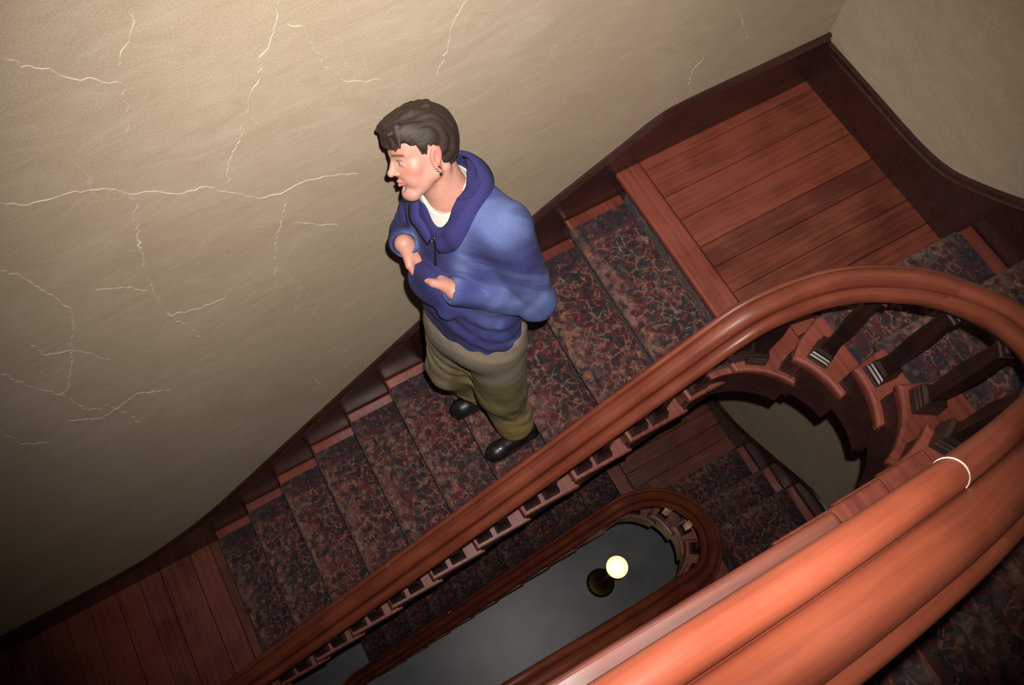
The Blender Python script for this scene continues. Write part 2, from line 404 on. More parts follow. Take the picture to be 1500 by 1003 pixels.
def upper_landing(dz, label, pw='plank', tw='tread'):
    slab = floor_slab('floor', [(.02, -.0), (XW, -.0), (XW, -.93), (.2, -.95)] + arc(22, 66, WR + .03)[:] + [(-.03, -.86), (.02, -.74)], dz - .022, .16, M['string'], label)
    obj('nosing_board', box_me('nosing_board', -.012, .092, -.79, -.0, dz - TT, dz, .009, 3), M[tw], slab)
    ce = [(-.062, -.79), (-.074, -.84)] + [(-.072, -.905)] + arc(68, 24) + [(.2, -.95), (.2, -.79)]
    obj('curved_end', prism_me('curved_end', ce, dz - TT, dz - .001, .010), M[tw], slab)
    ys = [-.0, -.05, -.187, -.298, -.431, -.527, -.644, -.76, -.90]
    for a, b in zip(ys[:-1], ys[1:]):
        x0 = .0945 if b > -.80 else .2
        obj('plank', box_me('plank', x0, XW, b + .0013, a - .0013, dz - .022, dz - random.uniform(0, .0012), .002, 1), M[pw], slab)
    return slab
upper_landing(0.0, 'red brown boarded upper landing in the corner above the man')
upper_landing(STOREY, 'dark boarded landing below, at the foot of the deep carpeted steps')

# lower landing with boards running across the flight
LX0, LX1 = -3.63, -2.275
LC = -2.14   # left round end of the well
ll = floor_slab('floor', [(LX0, 0), (LX1, 0), (LX1, -.74), (-2.33, YF)] + [(LC + .02 + WR * math.cos(math.radians(a)) - .19, CY + WR * math.sin(math.radians(a))) for a in range(90, 271, 15)] + [(-.60, YN), (-.60, YFR), (LX0, YFR)], NB - .022, .16, M['string'], 'dark boarded lower landing at the foot of the far flight')
x = LX1; i = 0
for wdt in (.122, .118, .171, .12, .13, .15, .13, .14, .13, .12, .13):
    x1 = max(LX0, x - wdt)
    yend = -.90 if x > -2.5 else YFR
    obj('plank', box_me('plank', x1 + .0016, x - .0016, yend, -.0, NB - .022, NB - random.uniform(0, .0025), .002, 1), M['plank_y'], ll); x = x1
for y0 in np.arange(YN - .02, YFR, -.147):
    obj('plank', box_me('plank', -2.5, -.60, max(YFR, y0 - .145), y0, NB - .022, NB - random.uniform(0, .001), .002, 1), M['plank'], ll)
# gallery the photograph is taken from
GAL = 7 * RISE; XG = -.16 - .215 * 2
gl = floor_slab('floor', [(XG + .02, YN - .02), (XG + .02, YFR), (-2.2, YFR), (-2.2, YN - .02)], GAL - .022, .16, M['string'], 'boarded gallery floor behind the near handrail')
for y0 in np.arange(YN - .03, YFR + .02, -.147):
    obj('plank', box_me('plank', -2.2, XG - .005, max(YFR, y0 - .145), y0, GAL - .022, GAL, .002, 1), M['plank'], gl)
obj('nosing_board', box_me('nosing_board', -2.2, XG + .012, YN - .06, YN, GAL - TT, GAL + .001, .010, 3), M['plank'], gl)
obj('string', box_me('string', -2.2, XG + .02, YN - .05, YN - .022, GAL - .34, GAL - TT), M['string'], gl)

# ------------------------------------------------------------------ stair flights
def bracket_me():
    bm = bmesh.new()
    pts = [(0, 0), (.15, 0), (.145, -.02), (.11, -.03), (.085, -.055), (.05, -.06), (.035, -.085), (.012, -.10), (0, -.12)]
    v = [bm.verts.new((p[0], 0, p[1])) for p in pts]; f = bm.faces.new(v)
    r = bmesh.ops.extrude_face_region(bm, geom=[f])
    for g in r['geom']:
        if isinstance(g, bmesh.types.BMVert): g.co.y = -.012
    return bm_mesh('bracket', bm)
BRK = bracket_me(); BRK.materials.append(M['string'])

def far_flight(dz, label, tw='tread'):
    root = empty('stair_flight', (-10 * RUN, -.45, dz + NB)); tag(root, label, 'staircase')
    for k in range(1, 11):
        z = dz - k * RISE; xn = -k * RUN
        ce = [(xn - .004, -.005), (xn - .004, -.72), (xn + .012, -.80), (xn + .016, YF), (xn + RUN + .052, YF), (xn + RUN + .052, -.005)]
        obj('tread', prism_me('tread', ce, z - TT, z, .011), M[tw], root)
        obj('riser', box_me('riser', xn + .03, xn + .045, YF + .03, -.005, z - RISE, z - TT + .002), M[tw], root)
        obj('scotia', box_me('scotia', xn + .018, xn + .03, YF + .012, -.005, z - TT - .016, z - TT, .005, 1), M[tw], root)
        obj('end_scotia', box_me('end_scotia', xn + .03, xn + RUN + .05, YF + .010, YF + .03, z - TT - .018, z - TT, .005, 1), M[tw], root)
        obj('bracket', BRK, None, root, (xn + .035, YF + .022, z - TT - .018))
    obj('riser', box_me('riser', .022, .037, YF + .03, -.005, dz - RISE, dz - TT + .002), M[tw], root)
    # sawtooth string against the well
    v, f = [], []
    pts = []
    for k in range(10, 0, -1):
        z = dz - k * RISE - TT; xn = -k * RUN + .035
        pts += [(xn, z), (xn + RUN, z)]
    pts = [(pts[0][0], dz + NB)] + pts + [(.035, dz - TT), (.06, dz - TT), (.06, dz - .32)]
    bot = [(x, z) for x, z in [(.06, dz - .36), (-2.10, dz + NB + .0)]]
    poly = pts + [(-2.05, dz + NB)]
    bm = bmesh.new(); vv = [bm.verts.new((x, YF + .055, z)) for x, z in poly]; fc = bm.faces.new(vv)
    r = bmesh.ops.extrude_face_region(bm, geom=[fc])
    for g in r['geom']:
        if isinstance(g, bmesh.types.BMVert): g.co.y = YF + .024
    obj('string', bm_mesh('string', bm), M['string'], root)
    # plastered soffit closing the underside
    bm = bmesh.new(); vv = [bm.verts.new(p) for p in ((.06, -.005, dz - .36), (.06, YF + .05, dz - .36), (-2.05, YF + .05, dz + NB), (-2.05, -.005, dz + NB))]
    fc = bm.faces.new(vv); r = bmesh.ops.extrude_face_region(bm, geom=[fc])
    for g in r['geom']:
        if isinstance(g, bmesh.types.BMVert): g.co.z += .03
    obj('soffit', bm_mesh('soffit', bm), M['plaster'], root)
    return root

def arc_fascia(name, a0, a1, ztop, zbot0, zbot1, r0=WR + .022, r1=WR + .05, n=12):
    v, f = [], []
    for i in range(n + 1):
        t = i / n; a = a0 + (a1 - a0) * t; zb = zbot0 + (zbot1 - zbot0) * t
        for r in (r0, r1):
            x, y = P(a, r); v += [(x, y, ztop), (x, y, zb)]
    for i in range(n):
        a, b = i * 4, i * 4 + 4
        for q in ((0, 1), (1, 3), (3, 2), (2, 0)): f.append((a + q[0], a + q[1], b + q[1], b + q[0]))
    f += [(0, 1, 3, 2), (n * 4, n * 4 + 1, n * 4 + 3, n * 4 + 2)]
    me = mesh(name, v, f); bm = bmesh.new(); bm.from_mesh(me); bmesh.ops.recalc_face_normals(bm, faces=bm.faces); bm.to_mesh(me); bm.free(); return me

XS, YS = XW - .005, YFR + .005
def turn_steps(dz, label, tw='tread'):
    root = empty('winder_steps', (.5, -1.1, dz)); tag(root, label, 'staircase')
    polys = [
        (1, [P(39), (.10, -.945), (.198, -.905), (XS, -.878), (XS, -1.14), (.2, -1.16)] + arc(-5, 39)),
        (2, [P(5), (.2, -1.117), (XS, -1.098), (XS, -1.33), (.2, -1.33)] + arc(-38, 5)),
        (3, [P(-20), (.18, -1.283), (XS, -1.285), (XS, YS), (-.02, YS), (-.02, -1.55)] + arc(-72, -20)),
    ]
    for k, pl in polys:
        z = dz + k * RISE
        pl = pl[:-1]
        obj('tread', prism_me('tread', pl, z - TT, z, .011), M[tw], root)
    def riser(a, pts, k):
        pp = [Vector((*q, 0)) for q in [P(a, WR + .03)] + pts]
        v, f = [], []
        for p in pp:
            v += [(p.x, p.y - .022, dz + k * RISE - TT), (p.x, p.y - .022, dz + (k - 1) * RISE - .02), (p.x, p.y - .036, dz + k * RISE - TT), (p.x, p.y - .036, dz + (k - 1) * RISE - .02)]
        for i in range(len(pp) - 1):
            A, B = i * 4, i * 4 + 4
            for q in ((0, 1), (1, 3), (3, 2), (2, 0)): f.append((A + q[0], A + q[1], B + q[1], B + q[0]))
        me = mesh('riser', v, f); bm = bmesh.new(); bm.from_mesh(me); bmesh.ops.recalc_face_normals(bm, faces=bm.faces); bm.to_mesh(me); bm.free()
        obj('riser', me, M[tw], root)
    riser(36, [(.10, -.945), (.198, -.905), (XS, -.878)], 1)
    riser(3, [(.2, -1.117), (XS, -1.098)], 2)
    riser(-22, [(.18, -1.283), (XS, -1.285)], 3)
    for a0, a1, k in ((90, 26, 0), (39, -5, 1), (5, -38, 2), (-20, -72, 3), (-57, -90, 4)):
        zt = dz + k * RISE - TT
        obj('curved_string', arc_fascia('curved_string', a0, a1, zt, zt - .30, zt - .22), M['string'], root)
        obj('end_scotia', arc_fascia('end_scotia', a0 - 2, a1 + 2, zt + .002, zt - .018, zt - .018, WR + .008, WR + .03), M[tw], root)
    return root

NX = [0.0, -.16, -.375, -.60]     # nosing lines of the near steps, levels 4..7
def near_flight(dz, label, tw='tread'):
    root = empty('stair_flight', (-.2, -1.8, dz + 3 * RISE)); tag(root, label, 'staircase')
    for i, k in enumerate((4, 5, 6)):
        z = dz + k * RISE; xn = NX[i]; xb = NX[i + 1] - .05
        if k == 4:
            pl = [(xn, YS), (xn, -1.55), (-.012, -1.42)] + arc(-57, -90, n=8) + [(xb, YN), (xb, YS)]
        else:
            pl = [(xn, YS), (xn, -1.50), (xn - .006, YN), (xb, YN), (xb, YS)]
        obj('tread', prism_me('tread', pl, z - TT, z, .011), M[tw], root)
        obj('riser', box_me('riser', xn - .04, xn - .026, YS, YN - .03, z - RISE, z - TT + .002), M[tw], root)
        obj('end_scotia', box_me('end_scotia', xb, min(xn - .03, -.16), YN - .03, YN - .010, z - TT - .018, z - TT, .005, 1), M[tw], root)
        if k > 4: obj('string', box_me('string', xb + .02, xn - .03, YN - .05, YN - .022, z - .42, z - TT), M['string'], root)
    z = dz + 7 * RISE; xn = NX[3]
    obj('riser', box_me('riser', xn - .04, xn - .026, YS, YN - .03, z - RISE, z - TT + .002), M[tw], root)
    return root

far_flight(0.0, 'steep red brown flight the man stands on, against the cracked wall')
turn_steps(0.0, 'curved steps turning around the round end of the well')
near_flight(0.0, 'short steps under the near handrail, leading to the gallery')
far_flight(STOREY, 'shadowed flight one storey down, seen through the well')
turn_steps(STOREY, 'shadowed steps turning around the well one storey down')
near_flight(STOREY, 'shadowed steps one storey down that reach the lower floor')

# ------------------------------------------------------------------ runners
def runner(name, path, lat0, lat1, latdir, label, noses=(), voff=0.0, W=None):
    """path: list of Vector (profile line); a carpet of real thickness laid along it"""
    n = 13
    L = [0.0]
    for i in range(1, len(path)): L.append(L[-1] + (path[i] - path[i - 1]).length)
    v, f, wear, uvs = [], [], [], []
    rnd = random.Random(5)
    N = len(path)
    for i, p in enumerate(path):
        w = noses[i] if noses else 0
        for j in range(n):
            t = j / (n - 1); d = lat0 + (lat1 - lat0) * t
            v.append(p + latdir * d); wear.append(w * (0.45 + .55 * math.sin(math.pi * t))); uvs.append((abs(lat1 - lat0) * t * .7 / abs(lat1 - lat0), L[i] + voff))
    for i in range(N - 1):
        for j in range(n - 1): f.append((i * n + j, i * n + j + 1, (i + 1) * n + j + 1, (i + 1) * n + j))
    me = mesh(name, v, f)
    bm = bmesh.new(); bm.from_mesh(me); bm.faces.ensure_lookup_table()
    bmesh.ops.recalc_face_normals(bm, faces=bm.faces)
    up = sum((fc.normal.z * fc.calc_area() for fc in bm.faces))
    if up < 0: bmesh.ops.reverse_faces(bm, faces=bm.faces)
    bm.to_mesh(me); bm.free()
    at = me.attributes.new('wear', 'FLOAT', 'POINT'); at.data.foreach_set('value', wear)
    uv = me.uv_layers.new(name='UVMap')
    for l in me.loops: uv.data[l.index].uv = uvs[l.vertex_index]
    o = obj(name, me, M['carpet']); tag(o, label, 'carpet')
    sm = o.modifiers.new('thickness', 'SOLIDIFY'); sm.thickness = 0.006; sm.offset = -1.0
    return o
def step_profile(steps, mk, th=0.007, nose=.012):
    """steps: list of (s_nose, z) in climbing order along s; returns path points and wear"""
    pts, wear = [], []
    for i, (s, z) in enumerate(steps):
        zprev = z - RISE
        pts += [(s + .030 - th, zprev + th)]; wear.append(0)
        pts += [(s + .024 - th, z - TT - .012)]; wear.append(.0)
        pts += [(s - th, z - TT + .004)]; wear.append(.35)
        pts += [(s - th + .001, z - .010)]; wear.append(.9)
        pts += [(s + .006, z + th * .8)]; wear.append(1.0)
        pts += [(s + .045, z + th)]; wear.append(.45)
        pts += [(s + .10, z + th)]; wear.append(.1)
        nx = steps[i + 1][0] if i + 1 < len(steps) else None
        if nx is not None: pts += [(nx - .0, z + th)]; wear.append(0)
    return [mk(s, z) for s, z in pts], wear
def far_runner(dz, label):
    st = [(-k * RUN, dz - k * RISE) for k in range(10, 0, -1)]
    pa, we = step_profile(st, lambda s, z: Vector((s, 0, z)))
    pa.append(Vector((.02, 0, dz - RISE + .007))); we.append(0)
    pa.append(Vector((.0145, 0, dz - RISE + .012))); we.append(0)
    pa.append(Vector((.0145, 0, dz - TT - .006))); we.append(0)
    return runner('stair_runner', pa, -.056, -.765, Vector((0, 1, 0)), label, we)
far_runner(0.0, 'dark red and navy patterned carpet runner under the man')
far_runner(STOREY, 'dim patterned carpet runner on the flight one storey down')
def turn_runner(dz, label):
    st = [(.878, dz + RISE), (1.10, dz + 2 * RISE), (1.285, dz + 3 * RISE)]
    pa, we = step_profile(st, lambda s, z: Vector((0, -s, z)))
    pa += [Vector((0, -1.6, dz + 3 * RISE + .007)), Vector((0, -2.2, dz + 3 * RISE + .007))]; we += [.1, 0]
    return runner('stair_runner', pa, .222, .832, Vector((1, 0, 0)), label, we, voff=3.3)
turn_runner(0.0, 'patterned carpet runner on the steps turning around the well')
turn_runner(STOREY, 'dim patterned carpet on the turning steps one storey down')
def near_runner(dz, label):
    st = [(-NX[i], dz + (4 + i) * RISE) for i in range(4)]
    pa, we = step_profile(st, lambda s, z: Vector((-s, 0, z)))
    zz = dz + 7 * RISE + .007
    pa += [Vector((-1.2, 0, zz)), Vector((-2.1, 0, zz))]; we += [.1, 0]
    return runner('stair_runner', pa, -1.53, -2.2, Vector((0, 1, 0)), label, we, voff=7.7)
near_runner(0.0, 'bright edged patterned carpet behind the near handrail')
near_runner(STOREY, 'dim patterned carpet on the lower floor beyond the well')

# ------------------------------------------------------------------ balustrades
def rail_profile():
    pts = []
    def roll(cx, cz, rx, rz, a0, a1, n):
        for i in range(n + 1):
            a = math.radians(a0 + (a1 - a0) * i / n); pts.append((cx + rx * math.cos(a), cz + rz * math.sin(a)))
    # lateral negative = towards the well
    roll(-.043, -.010, .021, .022, 215, 18, 12)
    pts.append((-.0222, -.019))
    roll(.008, -.002, .0295, .027, 190, -8, 14)
    pts.append((.0375, -.022))
    roll(.047, -.016, .0125, .016, 150, -50, 8)
    pts.append((.036, -.046)); pts.append((-.036, -.046))
    return pts
RP = rail_profile()
RAILW = [Vector(p) for p in ((-2.3, -.855, -1.163), (-1.8, -.855, -.791), (-1.2, -.855, -.344), (-.8, -.854, -.046), (-.45, -.852, .214), (-.33, -.852, .302), (-.218, -.852, .385), (-.118, -.854, .440),
   (-.040, -.875, .512), (.022, -.911, .600), (.072, -.957, .675), (.108, -1.012, .745), (.134, -1.073, .812), (.142, -1.142, .882), (.133, -1.214, .955), (.105, -1.285, 1.030), (.045, -1.370, 1.120), (-.05, -1.440, 1.215), (-.17, -1.466, 1.330),
   (-.35, -1.466, 1.500), (-.55, -1.470, 1.662), (-.78, -1.468, 1.820), (-1.05, -1.466, 1.930), (-1.4, -1.466, 1.985), (-2.2, -1.466, 1.99))]
RLEFT = [Vector(p) for p in ((-2.30, -1.450, -1.120), (-2.44, -1.430, -1.170), (-2.55, -1.36, -1.215), (-2.62, -1.25, -1.245), (-2.64, -1.13, -1.265), (-2.60, -1.00, -1.275), (-2.52, -.905, -1.265), (-2.42, -.862, -1.235))]
def rail_z(path, x, y):
    b = min(path, key=lambda p: (p.x - x) ** 2 + (p.y - y) ** 2); return b.z
def baluster_me(h):
    """square dark baluster: ridged foot block, tapering shaft, ridged head block; stands at z=0"""
    prof = [(.035, 0), (.035, .020), (.034, .022), (.034, .030), (.029, .033), (.029, .040), (.033, .042), (.033, .050), (.028, .053), (.028, .060), (.031, .062), (.031, .070),
            (.022, .080), (.019, .10), (.023, .5 * h), (.018, h - .11), (.021, h - .085), (.030, h - .075), (.030, h - .066), (.026, h - .062), (.026, h - .054), (.030, h - .050), (.030, h - .042), (.026, h - .038), (.026, h)]
    v, f = [], []
    for r, z in prof: v += [(-r, -r, z), (r, -r, z), (r, r, z), (-r, r, z)]
    for i in range(len(prof) - 1):
        for j in range(4):
            k = (j + 1) % 4; f.append((i * 4 + j, i * 4 + k, i * 4 + 4 + k, i * 4 + 4 + j))
    f.append((3, 2, 1, 0)); e = (len(prof) - 1) * 4; f.append((e, e + 1, e + 2, e + 3))
    return mesh('baluster', v, f)
BAL = {}
def balustrade(dz, label, left_turn=True):
    root = empty('balustrade', (-.16, -.82, dz)); tag(root, label, 'balustrade')
    path = [p + Vector((0, 0, dz)) for p in catmull(RLEFT + RAILW, 8)]
    cuts = [0, min(range(len(path)), key=lambda i: (path[i] - Vector((-.20, -.852, .40 + dz))).length),
            min(range(len(path)), key=lambda i: (path[i] - Vector((.141, -1.16, .90 + dz))).length),
            min(range(len(path)), key=lambda i: (path[i] - Vector((-.665, -1.478, 1.745 + dz))).length), len(path) - 1]
    rp = [(-a, b) for a, b in RP]       # right of travel faces the well
    for a, b in zip(cuts[:-1], cuts[1:]):
        obj('handrail', sweep_me('handrail', path[a:b + 1], rp, caps=False, before=path[a - 1] if a else None, after=path[b + 1] if b + 1 < len(path) else None), M['rail'], root, smooth=True)
    if dz == 0:
        i = cuts[3]; t = (path[i + 1] - path[i]).normalized()
        gl_ = [(-a * 1.012, b * 1.012 + .0004) for a, b in RP[:13]]
        pth = [path[i] - t * .0014, path[i] + t * .0014]
        gp = gl_ + [(-a * .97, b * .97) for a, b in RP[:13]][::-1]
        obj('glue_line', sweep_me('glue_line', pth, gp), M['seam'], root)
    def bal(x, y, zb, rz=0.0):
        h = rail_z(path, x, y) - .040 - zb
        key = round(h, 2)
        if key not in BAL: BAL[key] = baluster_me(key); BAL[key].materials.append(M['dark'])
        o = obj('baluster', BAL[key], None, root, (x, y, zb)); o.rotation_euler.z = rz
    for k in range(1, 11):
        for dx in (.066, .158): bal(-k * RUN + dx, -.838, dz - k * RISE)
    for a, k in ((56, 0), (24, 1), (-5, 2), (-32, 3), (-62, 4)):
        x, y = P(a, .318); bal(x, y, dz + k * RISE, math.radians(a))
    bal(-.035, -.845, dz, math.radians(75))
    for k, xs in ((5, (-.20, -.305)), (6, (-.42, -.52)), (7, (-.66, -.78, -.90, -1.02, -1.14, -1.26, -1.38, -1.5, -1.62, -1.74))):
        for x_ in xs: bal(x_, YN - .078, dz + k * RISE)
    return root
balustrade(0.0, 'polished rolled handrail with dark balusters from far flight to gallery')
balustrade(STOREY, 'shadowed handrail and balusters one storey down the well')

# ------------------------------------------------------------------ standing lamp on the ground floor
def lathe_me(name, prof, n=20, cap=True):
    v, f = [], []
    for r, z in prof:
        for j in range(n): v.append((r * math.cos(2 * math.pi * j / n), r * math.sin(2 * math.pi * j / n), z))
    for i in range(len(prof) - 1):
        for j in range(n):
            k = (j + 1) % n; f.append((i * n + j, i * n + k, i * n + n + k, i * n + n + j))
    if cap: f.append(tuple(range(n))[::-1]); f.append(tuple((len(prof) - 1) * n + j for j in range(n)))
    return mesh(name, v, f)
def emit(name, col, st):
    k = NT(name); k.b.inputs['Base Color'].default_value = (*col, 1); k.b.inputs['Emission Color'].default_value = (*col, 1); k.b.inputs['Emission Strength'].default_value = st
    return k.m
def floor_lamp(loc):
    root = empty('floor_lamp', loc); tag(root, 'lit standing lamp with a glowing round shade on the ground floor', 'lamp')
    x, y, z = loc; H = 1.25
    obj('base', lathe_me('base', [(.13, 0), (.13, .015), (.10, .03), (.03, .045), (.015, .07)]), M['brass'], root, loc, True)
    obj('pole', lathe_me('pole', [(.012, .05), (.012, H - .06), (.02, H - .05), (.02, H - .02)]), M['brass'], root, loc, True)
    sh = lathe_me('lamp_shade', [(.022, H - .03), (.060, H - .015), (.080, H + .02), (.084, H + .05), (.080, H + .052), (.074, H + .022), (.054, H - .008), (.022, H - .022)], 28, cap=False)
    obj('lamp_shade', sh, emit('glowing_shade', (1.0, .70, .30), 1.0), root, loc, True)
    obj('bulb', lathe_me('bulb', [(.010, H - .02), (.020, H), (.028, H + .03), (.024, H + .055), (.014, H + .066), (.003, H + .069)], 16), emit('lit_bulb', (1.0, .95, .80), 4.0), root, loc, True)
    return root
floor_lamp((-.205, -1.138, GROUND))

# ------------------------------------------------------------------ the man: implicit surfaces turned into meshes
class Field:
    def __init__(s, lo, hi, h):
        s.lo = np.array(lo, float); s.h = h
        n = np.ceil((np.array(hi, float) - s.lo) / h).astype(int) + 1; s.n = n
        s.ax = [s.lo[i] + h * np.arange(n[i]) for i in range(3)]
        s.F = np.full(n, 1.0, np.float32)
    def box(s, lo, hi):
        sl = []
        for i in range(3):
            a = int(np.clip(np.floor((lo[i] - s.lo[i]) / s.h), 0, s.n[i])); b = int(np.clip(np.ceil((hi[i] - s.lo[i]) / s.h) + 1, 0, s.n[i])); sl.append(slice(a, b))
        X = s.ax[0][sl[0]][:, None, None]; Y = s.ax[1][sl[1]][None, :, None]; Z = s.ax[2][sl[2]][None, None, :]
        return tuple(sl), X, Y, Z
    def put(s, sl, d, k, op):
        f = s.F[sl]; d = d.astype(np.float32)
        if f.size == 0: return
        if op == 'sub': a, b = f, -d; h = np.clip(.5 - .5 * (b - a) / -k * -1, 0, 1) if False else np.clip(.5 + .5 * (b - a) / k, 0, 1); r = a + (b - a) * h + k * h * (1 - h)
        elif op == 'int': h = np.clip(.5 + .5 * (d - f) / k, 0, 1); r = f + (d - f) * h + k * h * (1 - h)
        else: h = np.clip(.5 + .5 * (f - d) / k, 0, 1); r = f + (d - f) * h - k * h * (1 - h)
        s.F[sl] = r
    def cone(s, a, b, r1, r2, k=.01, op='add'):
        a = np.array(a, float); b = np.array(b, float); m_ = max(r1, r2) + k + .03
        sl, X, Y, Z = s.box(np.minimum(a, b) - m_, np.maximum(a, b) + m_)
        ba = b - a; L = max(1e-9, ba @ ba)
        t = np.clip(((X - a[0]) * ba[0] + (Y - a[1]) * ba[1] + (Z - a[2]) * ba[2]) / L, 0, 1)
        d = np.sqrt((X - a[0] - t * ba[0]) ** 2 + (Y - a[1] - t * ba[1]) ** 2 + (Z - a[2] - t * ba[2]) ** 2) - (r1 + t * (r2 - r1))
        s.put(sl, d, k, op)
    def ell(s, c, r, k=.01, R=None, op='add'):
        c = np.array(c, float); r = np.array(r, float); m_ = r.max() + k + .03
        sl, X, Y, Z = s.box(c - m_, c + m_)
        p = [X - c[0], Y - c[1], Z - c[2]]
        if R is not None:
            R = np.array(R); p = [R[0, i] * p[0] + R[1, i] * p[1] + R[2, i] * p[2] for i in range(3)]
        q0 = np.sqrt(sum((p[i] / r[i]) ** 2 for i in range(3))); q1 = np.sqrt(sum((p[i] / r[i] ** 2) ** 2 for i in range(3))) + 1e-9
        s.put(sl, q0 * (q0 - 1) / q1, k, op)
    def sph(s, c, r, k=.01, op='add'): s.ell(c, (r, r, r), k, None, op)
    def grid(s): return s.ax[0][:, None, None], s.ax[1][None, :, None], s.ax[2][None, None, :]
    def nets(s):
        F = s.F; n = F.shape; S = F < 0
        c = np.zeros((n[0] - 1, n[1] - 1, n[2] - 1), np.uint8)
        offs = [(i, j, k) for i in (0, 1) for j in (0, 1) for k in (0, 1)]
        for (i, j, k) in offs: c += S[i:n[0] - 1 + i, j:n[1] - 1 + j, k:n[2] - 1 + k]
        idx = np.argwhere((c > 0) & (c < 8)); N = len(idx)
        vid = np.full(c.shape, -1, np.int64); vid[tuple(idx.T)] = np.arange(N)
        val = {o: F[idx[:, 0] + o[0], idx[:, 1] + o[1], idx[:, 2] + o[2]].astype(np.float64) for o in offs}
        acc = np.zeros((N, 3)); cnt = np.zeros(N)
        for o in offs:
            for ax in range(3):
                if o[ax]: continue
                q = list(o); q[ax] = 1; q = tuple(q); a, b = val[o], val[q]
                mk = (a < 0) != (b < 0); t = np.where(mk, a / np.where(mk, a - b, 1), 0)
                p = np.tile(np.array(o, float), (N, 1)); p[:, ax] += t
                acc[mk] += p[mk]; cnt[mk] += 1
        V = s.lo + (idx + acc / cnt[:, None]) * s.h
        quads = []
        for ax in range(3):
            u, w = (ax + 1) % 3, (ax + 2) % 3
            sa = [slice(None)] * 3; sb = [slice(None)] * 3; sa[ax] = slice(0, n[ax] - 1); sb[ax] = slice(1, n[ax])
            A, B = S[tuple(sa)], S[tuple(sb)]
            e = np.argwhere(A != B); e = e[(e[:, u] > 0) & (e[:, w] > 0) & (e[:, u] < n[u] - 1) & (e[:, w] < n[w] - 1)]
            fl_ = A[tuple(e.T)]
            def g(du, dw):
                q = e.copy(); q[:, u] += du; q[:, w] += dw; return vid[tuple(q.T)]
            Q = np.stack([g(-1, -1), g(0, -1), g(0, 0), g(-1, 0)], 1)
            Q[~fl_] = Q[~fl_][:, ::-1]; quads.append(Q)
        return V, np.concatenate(quads)

def np_mesh(name, V, Q, tint=None):
    me = bpy.data.meshes.new(name)
    me.vertices.add(len(V)); me.vertices.foreach_set('co', np.asarray(V, np.float32).ravel())
    me.loops.add(Q.size); me.loops.foreach_set('vertex_index', Q.ravel().astype(np.int32))
    me.polygons.add(len(Q)); me.polygons.foreach_set('loop_start', np.arange(0, Q.size, 4, dtype=np.int32)); me.polygons.foreach_set('loop_total', np.full(len(Q), 4, np.int32))
    me.update(); me.validate()
    me.polygons.foreach_set('use_smooth', np.ones(len(me.polygons), bool))
    if tint is not None:
        at = me.attributes.new('tint', 'FLOAT_COLOR', 'POINT'); c = np.ones((len(V), 4), np.float32); c[:, :3] = tint; at.data.foreach_set('color', c.ravel())
    return me

ZP = -4 * RISE + .007
def W(x, y, h): return np.array([x, y, ZP + h])
ROOT = Vector((-.80, -.48, ZP))
person = empty('person', ROOT)
tag(person, 'man in a faded blue zip jacket and khaki trousers, hands tucked in pockets', 'person')
RT = np.array(ROOT)

# --- head frame
HYAW, HPIT, HROLL = math.radians(-2), math.radians(-10), math.radians(40)
fw_ = np.array((-math.cos(HYAW) * math.cos(HPIT), math.sin(HYAW) * math.cos(HPIT), -math.sin(HPIT)))
u0_ = np.array((0, 0, 1.0)); u0_ -= (u0_ @ fw_) * fw_; u0_ /= np.linalg.norm(u0_); l0_ = np.cross(u0_, fw_)
up_ = math.cos(HROLL) * u0_ - math.sin(HROLL) * l0_; lf_ = np.cross(up_, fw_)
HR = np.stack([fw_, lf_, up_], 1); HO = W(-.828, -.178, 1.608); HS = .845
def to_local(p): return HR.T @ (np.array(p) - HO) / HS
NECK = W(-.788, -.250, 1.475)
def mixc(base, col, w): return base * (1 - w[:, None]) + np.array(col) * w[:, None]
def sm(x, a, b): t = np.clip((x - a) / (b - a), 0, 1); return t * t * (3 - 2 * t)

